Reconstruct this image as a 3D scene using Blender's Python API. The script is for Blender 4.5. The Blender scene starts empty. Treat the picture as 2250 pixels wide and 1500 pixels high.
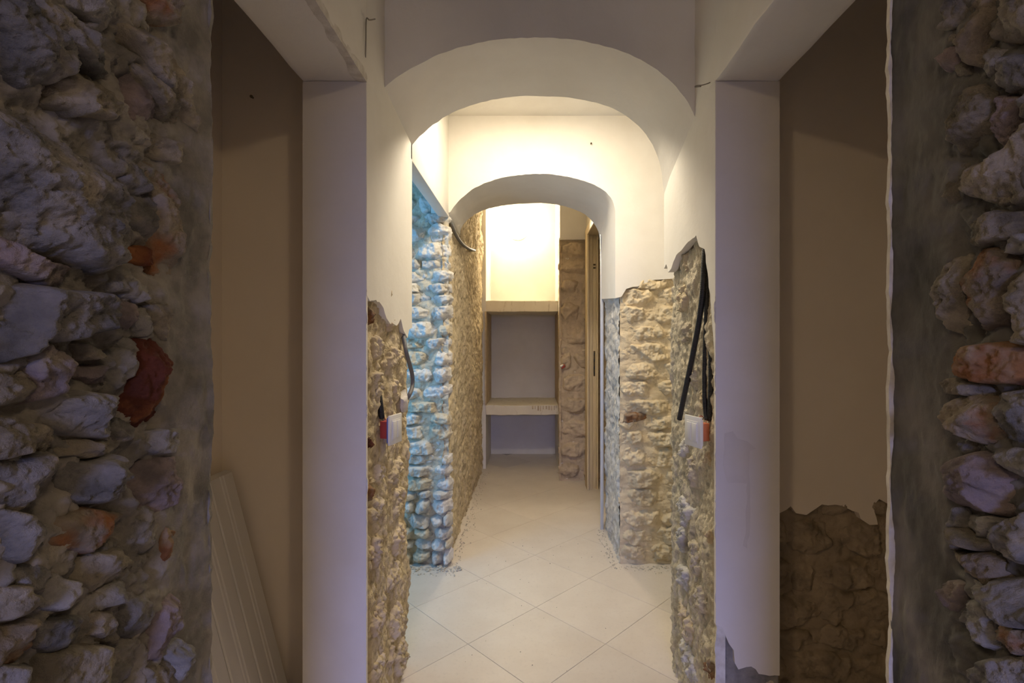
import bpy, bmesh, math, random
import numpy as np
from mathutils import Vector

# ------------------------------------------------------------------ camera, world, light, exposure
F, CX, CY, CAMH = 1090.0, 1165.0, 750.0, 1.40      # focal length and vanishing point for a 2250x1500 frame
scene = bpy.context.scene
COL = scene.collection
cam_d = bpy.data.cameras.new('camera')
cam = bpy.data.objects.new('camera', cam_d)
COL.objects.link(cam)
cam.location = (0, 0, CAMH)
cam.rotation_euler = (math.radians(90), 0, 0)
cam_d.sensor_width = 36
cam_d.lens = F / 2250 * 36
cam_d.shift_x = (1125 - CX) / 2250
cam_d.clip_start = 0.01
scene.camera = cam

world = bpy.data.worlds.new('world')
scene.world = world
world.use_nodes = True
world.node_tree.nodes['Background'].inputs[0].default_value = (0.30, 0.42, 0.85, 1)
world.node_tree.nodes['Background'].inputs[1].default_value = 1.0

vs = scene.view_settings
vs.view_transform = 'Standard'
vs.look = 'None'
vs.gamma = 1.0
vs.use_curve_mapping = False
vs.exposure = 0.16


def area_light(name, loc, rot, sx, sy, power, color):
    d = bpy.data.lights.new(name, 'AREA')
    d.shape = 'RECTANGLE'
    d.size, d.size_y = sx, sy
    d.energy = power
    d.color = color
    o = bpy.data.objects.new(name, d)
    COL.objects.link(o)
    o.location = loc
    o.rotation_euler = rot
    return o


# daylight that enters by the doorway behind the camera and by the side room's window
area_light('daylight_doorway', (0.08, -4.6, 2.55), (math.radians(84), 0, 0), 1.6, 1.0, 330, (0.36, 0.42, 1.0))
area_light('daylight_window', (-1.76, 1.90, 1.55), (math.radians(90), 0, 0), 0.78, 1.5, 25, (0.11, 0.47, 1.0))

GLOBE_MID, GLOBE_FAR, GLOBE_NEAR = 110.0, 150.0, 64.0      # strength of the lamps' glass

# ------------------------------------------------------------------ numpy noise
def _hash(ix, iy, iz, seed):
    h = (ix * 374761393 + iy * 668265263 + iz * 2147483647 + seed * 974634777) & 0xFFFFFFFF
    h = ((h ^ (h >> 13)) * 1274126177) & 0xFFFFFFFF
    h = ((h ^ (h >> 16)) * 2246822519) & 0xFFFFFFFF
    return (h ^ (h >> 15)) & 0xFFFFFFFF


def noise2(x, y, seed=0):
    x = np.asarray(x, float); y = np.asarray(y, float)
    x0 = np.floor(x).astype(np.int64); y0 = np.floor(y).astype(np.int64)
    fx = x - x0; fy = y - y0
    u = fx * fx * fx * (fx * (fx * 6 - 15) + 10); v = fy * fy * fy * (fy * (fy * 6 - 15) + 10)

    def g(i, j):
        a = _hash(x0 + i, y0 + j, 0 * x0, seed) * (2 * math.pi / 4294967296.0)
        return np.cos(a) * (fx - i) + np.sin(a) * (fy - j)
    a = g(0, 0) * (1 - u) + g(1, 0) * u
    b = g(0, 1) * (1 - u) + g(1, 1) * u
    return (a * (1 - v) + b * v) * 1.5


def fbm(x, y, seed=0, octv=4, gain=0.5):
    s = 0; a = 1.0
    for k in range(octv):
        s = s + a * noise2(x * 2 ** k + 17.3 * k, y * 2 ** k - 9.1 * k, seed + k)
        a *= gain
    return s


def ridged(x, y, seed=0, octv=3):
    s = 0; a = 1.0
    for k in range(octv):
        s = s + a * (1 - 2 * np.abs(noise2(x * 2 ** k + 5.7 * k, y * 2 ** k + 3.3 * k, seed + k)))
        a *= 0.5
    return s * 0.5


def worley(x, y, seed=0):
    x = np.asarray(x, float); y = np.asarray(y, float)
    x0 = np.floor(x).astype(np.int64); y0 = np.floor(y).astype(np.int64)
    d1 = np.full(x.shape, 9.0); d2 = np.full(x.shape, 9.0)
    for i in (-1, 0, 1):
        for j in (-1, 0, 1):
            cx, cy = x0 + i, y0 + j
            px = cx + _hash(cx, cy, 0 * cx + 1, seed) / 4294967296.0
            py = cy + _hash(cx, cy, 0 * cx + 2, seed) / 4294967296.0
            d = np.hypot(px - x, py - y)
            n = np.minimum(d1, d)
            d2 = np.minimum(np.maximum(d1, d), d2)
            d1 = n
    return d1, d2


# ------------------------------------------------------------------ materials
MATS = {}


def nodes_of(name):
    m = bpy.data.materials.new(name)
    m.use_nodes = True
    nt = m.node_tree
    b = nt.nodes['Principled BSDF']
    return m, nt, b


def lin(c):
    return tuple((x / 255 / 12.92) if x / 255 <= 0.04045 else ((x / 255 + 0.055) / 1.055) ** 2.4 for x in c)


def mottled(name, ca, cb, scale=6.0, rough=0.9, bump=0.3, bscale=90, cc=None, cscale=25, camt=0.5, obj_var=0.0, bdist=0.002, spec=0.25, aniso=(1, 1, 1), lo=0.35, hi=0.65, clo=0.55, chi=0.72):
    """two tones mixed by noise, an optional third in patches, a fine relief"""
    m, nt, b = nodes_of(name)
    N, L = nt.nodes, nt.links
    geo = N.new('ShaderNodeNewGeometry')
    mp = N.new('ShaderNodeMapping'); mp.inputs['Scale'].default_value = aniso
    L.new(geo.outputs['Position'], mp.inputs['Vector'])
    n1 = N.new('ShaderNodeTexNoise'); n1.inputs['Scale'].default_value = scale; n1.inputs['Detail'].default_value = 5
    n1.inputs['Roughness'].default_value = 0.6
    L.new(mp.outputs[0], n1.inputs['Vector'])
    r1 = N.new('ShaderNodeMapRange'); r1.inputs[1].default_value = lo; r1.inputs[2].default_value = hi
    L.new(n1.outputs['Fac'], r1.inputs[0])
    mx = N.new('ShaderNodeMix'); mx.data_type = 'RGBA'
    mx.inputs[6].default_value = (*ca, 1); mx.inputs[7].default_value = (*cb, 1)
    L.new(r1.outputs[0], mx.inputs[0])
    out = mx.outputs[2]
    if cc:
        n2 = N.new('ShaderNodeTexNoise'); n2.inputs['Scale'].default_value = cscale; n2.inputs['Detail'].default_value = 4
        L.new(mp.outputs[0], n2.inputs['Vector'])
        r2 = N.new('ShaderNodeMapRange'); r2.inputs[1].default_value = clo; r2.inputs[2].default_value = chi; r2.inputs[4].default_value = camt
        L.new(n2.outputs['Fac'], r2.inputs[0])
        m2 = N.new('ShaderNodeMix'); m2.data_type = 'RGBA'
        m2.inputs[7].default_value = (*cc, 1)
        L.new(r2.outputs[0], m2.inputs[0]); L.new(out, m2.inputs[6])
        out = m2.outputs[2]
    if obj_var > 0:
        oi = N.new('ShaderNodeObjectInfo')
        r3 = N.new('ShaderNodeMapRange'); r3.inputs[3].default_value = 1 - obj_var; r3.inputs[4].default_value = 1 + obj_var
        L.new(oi.outputs['Random'], r3.inputs[0])
        hs = N.new('ShaderNodeHueSaturation')
        L.new(out, hs.inputs['Color']); L.new(r3.outputs[0], hs.inputs['Value'])
        out = hs.outputs[0]
    L.new(out, b.inputs['Base Color'])
    b.inputs['Roughness'].default_value = rough
    b.inputs['Specular IOR Level'].default_value = spec
    if bump > 0:
        nb = N.new('ShaderNodeTexNoise'); nb.inputs['Scale'].default_value = bscale; nb.inputs['Detail'].default_value = 6
        nb.inputs['Roughness'].default_value = 0.65
        L.new(mp.outputs[0], nb.inputs['Vector'])
        bp = N.new('ShaderNodeBump'); bp.inputs['Strength'].default_value = bump; bp.inputs['Distance'].default_value = bdist
        L.new(nb.outputs['Fac'], bp.inputs['Height']); L.new(bp.outputs[0], b.inputs['Normal'])
    MATS[name] = m
    return m


def plain(name, c, rough=0.5, metal=0.0, emit=None, strength=0.0, spec=0.4):
    m, nt, b = nodes_of(name)
    b.inputs['Base Color'].default_value = (*c, 1)
    b.inputs['Roughness'].default_value = rough
    b.inputs['Metallic'].default_value = metal
    b.inputs['Specular IOR Level'].default_value = spec
    if emit:
        b.inputs['Emission Color'].default_value = (*emit, 1)
        b.inputs['Emission Strength'].default_value = strength
    MATS[name] = m
    return m


mottled('plaster', (0.80, 0.765, 0.69), (0.745, 0.705, 0.625), scale=3.0, bump=0.25, bscale=35, bdist=0.004, cc=(0.60, 0.56, 0.48), cscale=2.2, camt=0.18)
mottled('plaster_dim', (0.82, 0.72, 0.58), (0.77, 0.67, 0.53), scale=2.0, bump=0.15, bscale=30, bdist=0.003)
mottled('plaster_jamb', (0.76, 0.71, 0.635), (0.70, 0.65, 0.575), scale=3.0, bump=0.2, bscale=30, bdist=0.004)
mottled('damp', (0.64, 0.59, 0.52), (0.69, 0.64, 0.565), scale=8.0, bump=0.1)
mottled('plaster_edge', (0.72, 0.68, 0.60), (0.55, 0.50, 0.42), scale=30.0, bump=0.6, bscale=120)
mottled('mortar_grey', (0.305, 0.278, 0.243), (0.155, 0.144, 0.126), scale=14, bump=0.8, bscale=130, cc=(0.406, 0.362, 0.302), cscale=9, camt=0.7, bdist=0.004)
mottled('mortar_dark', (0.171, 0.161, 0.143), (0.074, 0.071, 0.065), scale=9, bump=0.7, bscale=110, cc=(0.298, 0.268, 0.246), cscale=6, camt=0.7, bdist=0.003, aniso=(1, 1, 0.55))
mottled('mortar_tan', (0.74, 0.62, 0.41), (0.55, 0.44, 0.275), scale=22, bump=1.0, bscale=110, cc=(0.27, 0.215, 0.14), cscale=38, camt=0.75, bdist=0.006)
mottled('mortar_pale', (0.72, 0.63, 0.46), (0.55, 0.475, 0.34), scale=20, bump=1.0, bscale=100, cc=(0.26, 0.23, 0.19), cscale=30, camt=0.75, bdist=0.006)
mottled('mortar_brown', (0.42, 0.33, 0.215), (0.31, 0.24, 0.155), scale=10, bump=0.8, bscale=80, cc=(0.15, 0.115, 0.075), cscale=16, camt=0.7, bdist=0.005)
mottled('stone_grey', (0.285, 0.263, 0.239), (0.105, 0.100, 0.092), scale=16, bump=0.9, bscale=120, cc=(0.420, 0.352, 0.248), cscale=14, camt=0.75, obj_var=0.18, bdist=0.007)
mottled('stone_tan', (0.348, 0.302, 0.234), (0.153, 0.135, 0.104), scale=16, bump=0.9, bscale=120, cc=(0.120, 0.106, 0.086), cscale=40, camt=0.6, obj_var=0.15, bdist=0.007)
mottled('stone_pale', (0.347, 0.325, 0.294), (0.178, 0.168, 0.155), scale=14, bump=0.9, bscale=100, cc=(0.132, 0.123, 0.110), cscale=40, camt=0.5, obj_var=0.1, bdist=0.006)
mottled('stone_purple', (0.309, 0.244, 0.237), (0.142, 0.119, 0.119), scale=14, bump=0.9, bscale=100, cc=(0.332, 0.286, 0.229), cscale=15, camt=0.7, obj_var=0.1, bdist=0.006)
mottled('stone_rust', (0.315, 0.263, 0.198), (0.139, 0.113, 0.088), scale=14, bump=0.9, bscale=110, cc=(0.270, 0.098, 0.030), cscale=15, camt=0.85, obj_var=0.1, bdist=0.007, clo=0.54, chi=0.68)
mottled('brick_red', (0.112, 0.031, 0.017), (0.057, 0.016, 0.011), scale=14, bump=0.8, bscale=120, cc=(0.274, 0.113, 0.040), cscale=12, camt=0.85, bdist=0.003, clo=0.5, chi=0.62)
mottled('brick_orange', (0.264, 0.132, 0.056), (0.178, 0.076, 0.033), scale=18, bump=0.8, bscale=120, cc=(0.277, 0.218, 0.152), cscale=20, camt=0.85, clo=0.45, chi=0.6, bdist=0.003)
mottled('face_pale', (0.72, 0.68, 0.60), (0.56, 0.53, 0.47), scale=18, bump=1.0, bscale=90, cc=(0.30, 0.26, 0.20), cscale=24, camt=0.7, obj_var=0.14, bdist=0.005)
mottled('face_tan', (0.72, 0.60, 0.40), (0.61, 0.495, 0.315), scale=12, bump=1.0, bscale=70, cc=(0.40, 0.33, 0.22), cscale=22, camt=0.6, obj_var=0.08, bdist=0.005)
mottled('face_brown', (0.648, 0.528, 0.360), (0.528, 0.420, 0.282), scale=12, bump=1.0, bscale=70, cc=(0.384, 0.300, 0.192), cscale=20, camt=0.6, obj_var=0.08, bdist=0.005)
mottled('tile', (0.69, 0.625, 0.53), (0.65, 0.58, 0.485), scale=5, rough=0.42, bump=0.05, bscale=200, cc=(0.50, 0.455, 0.385), cscale=60, camt=0.25, obj_var=0.03, spec=0.4)
mottled('grout', (0.42, 0.385, 0.33), (0.36, 0.33, 0.28), scale=20, bump=0.2)
mottled('dust', (0.60, 0.545, 0.45), (0.50, 0.45, 0.36), scale=40, bump=0.8, bscale=180)
mottled('board', (0.74, 0.70, 0.62), (0.68, 0.64, 0.565), scale=4, rough=0.55, bump=0.05, aniso=(1, 1, 0.2))
mottled('wood', (0.78, 0.65, 0.42), (0.70, 0.57, 0.35), scale=14, rough=0.5, bump=0.1, aniso=(3, 3, 0.25), cc=(0.40, 0.28, 0.14), cscale=30, camt=0.4)
mottled('shelf_plaster', (0.80, 0.74, 0.60), (0.75, 0.68, 0.54), scale=6, bump=0.3, bscale=40, cc=(0.46, 0.37, 0.24), cscale=26, camt=0.6, aniso=(1, 1, 0.35), clo=0.60)
plain('conduit_black', (0.022, 0.021, 0.022), rough=0.42)
plain('conduit_grey', (0.16, 0.155, 0.145), rough=0.5)
plain('plastic_white', (0.80, 0.78, 0.70), rough=0.35)
plain('plastic_dark', (0.03, 0.03, 0.032), rough=0.5)
plain('plastic_red', (0.42, 0.06, 0.05), rough=0.4)
plain('plastic_blue', (0.10, 0.16, 0.45), rough=0.4)
plain('plastic_orange', (0.62, 0.20, 0.10), rough=0.4)
plain('metal_dark', (0.12, 0.085, 0.045), rough=0.45, metal=0.8)
plain('metal_wire', (0.30, 0.27, 0.22), rough=0.5, metal=0.6)
plain('metal_bead', (0.62, 0.62, 0.62), rough=0.4, metal=0.3)
plain('globe_mid', (1, 1, 1), rough=0.3, emit=(1.0, 0.87, 0.68), strength=GLOBE_MID)
plain('globe_far', (1, 1, 1), rough=0.3, emit=(1.0, 0.85, 0.61), strength=GLOBE_FAR)
plain('globe_near', (1, 1, 1), rough=0.3, emit=(1.0, 0.76, 0.48), strength=GLOBE_NEAR)

# ------------------------------------------------------------------ object helpers
def px_side(x, y, X):
    """pixel of the photograph -> (Y, Z) on the vertical plane at X"""
    Y = X * F / (x - CX)
    return Y, CAMH - (y - CY) * Y / F


def px_front(x, y, Y):
    """pixel of the photograph -> (X, Z) on the frontal plane at depth Y"""
    return (x - CX) * Y / F, CAMH - (y - CY) * Y / F


def add(name, verts, faces, mat, parent=None, smooth=False, sharp=None, center=True):
    v = np.asarray(verts, float)
    c = v.mean(axis=0) if center else np.zeros(3)
    me = bpy.data.meshes.new(name)
    me.from_pydata((v - c).tolist(), [], [list(map(int, f)) for f in faces])
    me.materials.append(MATS[mat])
    if smooth:
        me.polygons.foreach_set('use_smooth', [True] * len(me.polygons))
        if sharp:
            me.set_sharp_from_angle(angle=math.radians(sharp))
    me.update()
    o = bpy.data.objects.new(name, me)
    COL.objects.link(o)
    o.location = c
    if parent is not None:
        o.parent = parent
        p = Vector(c)
        q = parent
        while q is not None:
            p = p - q.location
            q = q.parent
        o.location = p
    return o


def empty(name, loc, parent=None):
    o = bpy.data.objects.new(name, None)
    o.empty_display_size = 0.05
    COL.objects.link(o)
    o.location = loc
    if parent is not None:
        o.parent = parent
    return o


def tag(o, label, cat, kind=None, group=None):
    o['label'] = label
    o['category'] = cat
    if kind: o['kind'] = kind
    if group: o['group'] = group
    return o


BOXF = [(0, 3, 2, 1), (4, 5, 6, 7), (0, 1, 5, 4), (1, 2, 6, 5), (2, 3, 7, 6), (3, 0, 4, 7)]


def boxv(x0, x1, y0, y1, z0, z1):
    return [(x0, y0, z0), (x1, y0, z0), (x1, y1, z0), (x0, y1, z0), (x0, y0, z1), (x1, y0, z1), (x1, y1, z1), (x0, y1, z1)]


def box(name, b, mat, parent=None):
    return add(name, boxv(*b), BOXF, mat, parent)


def bevel_box(name, b, mat, parent=None, r=0.003, seg=2, rot=None, wobble=0.0, cuts=0, seed=0):
    x0, x1, y0, y1, z0, z1 = b
    bm = bmesh.new()
    c = Vector(((x0 + x1) / 2, (y0 + y1) / 2, (z0 + z1) / 2))
    vs_ = [bm.verts.new(Vector(p) - c) for p in boxv(*b)]
    for f in BOXF: bm.faces.new([vs_[i] for i in f])
    bmesh.ops.recalc_face_normals(bm, faces=bm.faces)
    if cuts:
        bmesh.ops.subdivide_edges(bm, edges=bm.edges[:], cuts=cuts, use_grid_fill=True)
        for v in bm.verts:
            p = v.co * 9
            n = Vector((noise2(p.x + p.z, p.y + seed, 1), noise2(p.y, p.z + p.x + seed, 2), noise2(p.z, p.x + p.y, 3)))
            v.co += n * wobble
    if r > 0:
        eds = [e for e in bm.edges if e.calc_face_angle(0) > 0.8]
        bmesh.ops.bevel(bm, geom=eds, offset=r, segments=seg, affect='EDGES', profile=0.5)
    me = bpy.data.meshes.new(name)
    bm.to_mesh(me); bm.free()
    me.polygons.foreach_set('use_smooth', [True] * len(me.polygons))
    me.set_sharp_from_angle(angle=math.radians(40))
    me.materials.append(MATS[mat])
    o = bpy.data.objects.new(name, me)
    COL.objects.link(o)
    loc = c
    q = parent
    while q is not None:
        loc = loc - q.location
        q = q.parent
    o.location = loc
    if parent is not None: o.parent = parent
    if rot: o.rotation_euler = rot
    return o


def slab(name, outline, axis, a, b, mat, parent=None, outline_b=None, smooth=True):
    """prism: a 2D outline (u, v=Z) swept along an axis from a to b; axis 'x': u is Y, axis 'y': u is X"""
    ob = outline_b or outline
    n = len(outline)
    if axis == 'x':
        va = [(a, u, v) for u, v in outline]; vb = [(b, u, v) for u, v in ob]
    else:
        va = [(u, a, v) for u, v in outline]; vb = [(u, b, v) for u, v in ob]
    bm = bmesh.new()
    A = [bm.verts.new(p) for p in va]; B = [bm.verts.new(p) for p in vb]
    bm.faces.new(A); bm.faces.new(B[::-1])
    for i in range(n):
        j = (i + 1) % n
        bm.faces.new((A[j], A[i], B[i], B[j]))
    bmesh.ops.recalc_face_normals(bm, faces=bm.faces)
    bmesh.ops.triangulate(bm, faces=[f for f in bm.faces if len(f.verts) > 4])
    verts = [v.co[:] for v in bm.verts]
    bm.verts.index_update()
    faces = [[v.index for v in f.verts] for f in bm.faces]
    bm.free()
    return add(name, verts, faces, mat, parent, smooth=smooth, sharp=30)


def jag(pts, amp, step, seed):
    """subdivide an open polyline and roughen it"""
    rnd = random.Random(seed)
    out = []
    for (a, b) in zip(pts[:-1], pts[1:]):
        d = math.hypot(b[0] - a[0], b[1] - a[1])
        n = max(1, int(d / step))
        for k in range(n):
            t = k / n
            j = amp if (k or out) else 0
            out.append((a[0] + (b[0] - a[0]) * t + rnd.uniform(-j, j), a[1] + (b[1] - a[1]) * t + rnd.uniform(-j, j)))
    out.append(pts[-1])
    return out


def resample(pts, n):
    p = np.asarray(pts, float)
    # Catmull-Rom refine, then even spacing
    q = []
    for i in range(len(p) - 1):
        p0 = p[max(i - 1, 0)]; p1 = p[i]; p2 = p[i + 1]; p3 = p[min(i + 2, len(p) - 1)]
        for t in np.linspace(0, 1, 12, endpoint=False):
            q.append(0.5 * ((2 * p1) + (-p0 + p2) * t + (2 * p0 - 5 * p1 + 4 * p2 - p3) * t * t + (-p0 + 3 * p1 - 3 * p2 + p3) * t ** 3))
    q.append(p[-1])
    q = np.array(q)
    s = np.concatenate([[0], np.cumsum(np.linalg.norm(np.diff(q, axis=0), axis=1))])
    t = np.linspace(0, s[-1], n)
    return np.stack([np.interp(t, s, q[:, k]) for k in range(q.shape[1])], axis=1)


def tube(name, pts, r, mat, parent=None, n=10, ridge=0.0, pitch=0.005, steps=None, taper=None, center=True):
    p = np.asarray(pts, float)
    L = np.linalg.norm(np.diff(p, axis=0), axis=1).sum()
    m = steps or (max(12, int(L / (pitch / 4))) if ridge else max(12, len(pts) * 6))
    p = resample(p, m)
    t = np.gradient(p, axis=0); t /= np.linalg.norm(t, axis=1)[:, None] + 1e-9
    up = np.array([0.31, 0.22, 0.92])
    verts, faces = [], []
    a_prev = None
    for i in range(m):
        if a_prev is None:
            a = np.cross(t[i], up)
            if np.linalg.norm(a) < 0.2: a = np.cross(t[i], [1, 0, 0])
        else:
            a = a_prev - t[i] * np.dot(a_prev, t[i])
        a /= np.linalg.norm(a); a_prev = a
        b = np.cross(t[i], a)
        rr = r * (1 - ridge * (0.5 + 0.5 * math.cos(2 * math.pi * i / 4))) if ridge else r
        if taper: rr *= taper(i / (m - 1))
        for k in range(n):
            an = 2 * math.pi * k / n
            verts.append(p[i] + (a * math.cos(an) + b * math.sin(an)) * rr)
    for i in range(m - 1):
        for k in range(n):
            k2 = (k + 1) % n
            faces.append((i * n + k, i * n + k2, (i + 1) * n + k2, (i + 1) * n + k))
    faces.append(tuple(range(n))[::-1]); faces.append(tuple((m - 1) * n + k for k in range(n)))
    return add(name, verts, faces, mat, parent, smooth=True, sharp=60, center=center)


# mapping of a wall patch: (u, v, h) -> world; h is the height of the relief out of the wall
def m_left(X0): return (lambda u, v, h: np.stack([X0 + h, u, v], -1)), False
def m_right(X0): return (lambda u, v, h: np.stack([X0 - h, u, v], -1)), True
def m_front(Y0): return (lambda u, v, h: np.stack([u, Y0 - h, v], -1)), False


def grid_mesh(name, M, U, V, H, keep, mat, parent, smooth=True):
    Mf, flip = M
    nu, nv = U.shape
    P = Mf(U, V, H).reshape(-1, 3)
    idx = np.arange(nu * nv).reshape(nu, nv)
    q = np.stack([idx[:-1, :-1], idx[1:, :-1], idx[1:, 1:], idx[:-1, 1:]], -1).reshape(-1, 4)
    if flip: q = q[:, ::-1]
    if keep is not None:
        k = keep.reshape(-1)
        q = q[k[q].all(axis=1)]
        used = np.unique(q)
        rm = np.full(nu * nv, -1); rm[used] = np.arange(len(used))
        P = P[used]; q = rm[q]
    if len(q) == 0: return None
    c = P.mean(axis=0)
    me = bpy.data.meshes.new(name)
    me.vertices.add(len(P)); me.vertices.foreach_set('co', (P - c).astype(np.float32).ravel())
    me.loops.add(q.size); me.loops.foreach_set('vertex_index', q.astype(np.int32).ravel())
    me.polygons.add(len(q))
    me.polygons.foreach_set('loop_start', (np.arange(len(q)) * 4).astype(np.int32))
    me.polygons.foreach_set('use_smooth', np.full(len(q), smooth))
    me.update(calc_edges=True)
    me.validate()
    me.materials.append(MATS[mat])
    o = bpy.data.objects.new(name, me)
    COL.objects.link(o)
    o.location = c
    if parent is not None:
        o.parent = parent
        o.location = Vector(c) - parent.location
    return o


def relief(name, M, u0, u1, v0, v1, res, fn, mat, parent, keep=None):
    U, V = np.meshgrid(np.linspace(u0, u1, max(2, int(round((u1 - u0) / res)) + 1)), np.linspace(v0, v1, max(2, int(round((v1 - v0) / res)) + 1)), indexing='ij')
    return grid_mesh(name, M, U, V, fn(U, V), keep(U, V) if keep else None, mat, parent)


def poly_sdf(U, V, poly):
    d = np.full(U.shape, 1e9); inside = np.zeros(U.shape, bool)
    n = len(poly)
    for i in range(n):
        ax, ay = poly[i]; bx, by = poly[(i + 1) % n]
        ex, ey = bx - ax, by - ay
        t = np.clip(((U - ax) * ex + (V - ay) * ey) / (ex * ex + ey * ey + 1e-12), 0, 1)
        d = np.minimum(d, np.hypot(U - ax - ex * t, V - ay - ey * t))
        c = ((ay > V) != (by > V)) & (U < ex * (V - ay) / (ey if abs(ey) > 1e-12 else 1e-12) + ax)
        inside ^= c
    return np.where(inside, d, -d)


NSTONE = [0]


def stone(parent, M, poly, prot, mat, res=0.0025, seed=0, rough=0.006, facet=0.28, sink=0.012, freq=22, name='stone', warp=0.004, edge=0.3, base=0.0, ridge=0.0, grow=0.0):
    rnd = np.random.RandomState(seed * 7919 + 13)
    p = np.asarray(poly, float)
    pad = 0.012 if res < 0.004 else res * 2.5
    u0, v0 = p.min(0) - pad; u1, v1 = p.max(0) + pad
    U, V = np.meshgrid(np.arange(u0, u1 + res, res), np.arange(v0, v1 + res, res), indexing='ij')
    wu = U + warp * fbm(U * freq, V * freq, seed + 3, 3); wv = V + warp * fbm(U * freq, V * freq, seed + 31, 3)
    sd = poly_sdf(wu, wv, poly) + grow
    inr = max(sd.max(), 0.004)
    r = min(max(inr * edge, 0.004), 0.03)
    e = np.clip(sd / r, 0, 1)
    prof = np.clip(1 - (1 - e) ** 2.6, 0, 1)
    c = p.mean(0)
    size = max(u1 - u0, v1 - v0)
    fac = np.full(U.shape, 9.0)
    for k in range(8):
        g = rnd.normal(0, facet * 1.35, 2)
        off = rnd.uniform(0.02, 0.14) * size
        fac = np.minimum(fac, g[0] * (U - c[0]) + g[1] * (V - c[1]) + off)
    fac = np.clip(fac - np.median(fac[sd > 0]) if (sd > 0).any() else fac, -0.7 * prot, 0.35 * prot)
    H = base + prot * prof + fac * prof
    H = H + rough * (fbm(U * freq * 1.6, V * freq * 1.6, seed + 60, 5, 0.55)) * (0.35 + 0.65 * prof)
    H = H + 0.30 * rough * (fbm(U * freq * 6, V * freq * 6, seed + 71, 3, 0.6) - 0.8 * np.clip(noise2(U * freq * 4, V * freq * 4, seed + 75) - 0.15, 0, 1)) * prof
    if ridge:
        a = rnd.uniform(0.5, 1.1)
        H = H + ridge * prof * ridged((U * math.cos(a) + V * math.sin(a)) * 16, (V * math.cos(a) - U * math.sin(a)) * 5, seed + 90)
    H = np.where(sd < 0, H + sd * sink / pad * 1.6 - 0.002, H)
    keep = sd > -pad * 0.95
    return grid_mesh(name, M, U, V, H, keep, mat, parent)


def courses(u0, u1, v0, v1, hmin, hmax, wmin, wmax, seed, joint=0.008):
    """irregular rubble courses: list of polygons"""
    rnd = random.Random(seed)
    out = []
    v = v0
    while v < v1 - hmin * 0.4:
        h = min(rnd.uniform(hmin, hmax), v1 - v)
        if v1 - v - h < hmin * 0.5: h = v1 - v
        u = u0 - rnd.uniform(0, wmin * 0.6)
        while u < u1 - wmin * 0.3:
            w = rnd.uniform(wmin, wmax)
            a, b = max(u, u0), min(u + w, u1)
            if b - a > wmin * 0.35:
                hh = h * rnd.uniform(0.82, 1.0)
                vb = v + (h - hh) * rnd.random()
                j = joint
                cu, cv = (a + b) / 2, vb + hh / 2
                ru, rv = (b - a) / 2 - j / 2, hh / 2 - j / 2
                pts = []
                for k in range(9):
                    t = 2 * math.pi * (k + rnd.uniform(-0.3, 0.3)) / 9
                    q = 3.2
                    rr = (abs(math.cos(t)) ** q + abs(math.sin(t)) ** q) ** (-1 / q) * rnd.uniform(0.86, 1.04)
                    pts.append((cu + ru * rr * math.cos(t), cv + rv * rr * math.sin(t)))
                out.append(pts)
            u += w
        v += h
    return out


# ------------------------------------------------------------------ dimensions
XL, XR = -0.51, 0.577            # faces of the corridor
Y_JN, Y_JF = 0.80, 1.545         # side openings: near and far jamb
Y_A0, Y_A1 = 1.737, 2.14         # first arch
Y_B0, Y_B1 = 3.10, 3.74          # second arch
Z_LN = 2.21                      # lintels of the side openings
H0, H1, H2 = 2.78, 2.81, 3.20    # ceilings

# ------------------------------------------------------------------ floor with tiles
floor = box('floor', (-2.4, 2.5, -3.2, 6.4, -0.12, -0.0035), 'grout')
tag(floor, 'pale beige floor of large square tiles laid diagonally', 'floor', 'structure')
half = 0.318
S = half - 0.0011
bm_v = []
tile_me = None
for i in range(-6, 7):
    for j in range(-6, 13):
        if (i + j) % 2 == 0: continue
        cx, cy = 0.03 + half * i, 2.615 + half * j
        if not (-1.75 < cx < 1.5 and 0.5 < cy < 6.3): continue
        if tile_me is None:
            b = 0.0012
            v = []
            for (rr, z) in ((S, -0.012), (S, -b), (S - b, 0.0)):
                v += [(rr, 0, z), (0, rr, z), (-rr, 0, z), (0, -rr, z)]
            f = [(8, 9, 10, 11)]
            for l in (0, 4):
                for k in range(4):
                    f.append((l + k, l + (k + 1) % 4, l + 4 + (k + 1) % 4, l + 4 + k))
            o = add('tile', v, f, 'tile', floor, center=False)
            tile_me = o.data
        else:
            o = bpy.data.objects.new('tile', tile_me)
            COL.objects.link(o); o.parent = floor
        o.location = Vector((cx, cy, 0)) - floor.location

# ------------------------------------------------------------------ ceilings
c0 = box('ceiling', (-2.4, 2.5, -3.2, Y_A0 + 0.1, H0, H0 + 0.1), 'plaster'); tag(c0, 'white plaster ceiling over the front hall', 'ceiling', 'structure')
c1 = box('ceiling_middle', (-2.4, 1.9, Y_A0 + 0.1, Y_B0 + 0.3, H1, H1 + 0.1), 'plaster'); tag(c1, 'bright plaster ceiling between the two arches', 'ceiling', 'structure')
c2 = box('ceiling_rear', (-2.0, 1.9, Y_B0 + 0.3, 6.5, H2, H2 + 0.1), 'plaster'); tag(c2, 'white plaster ceiling behind the second arch', 'ceiling', 'structure')

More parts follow.
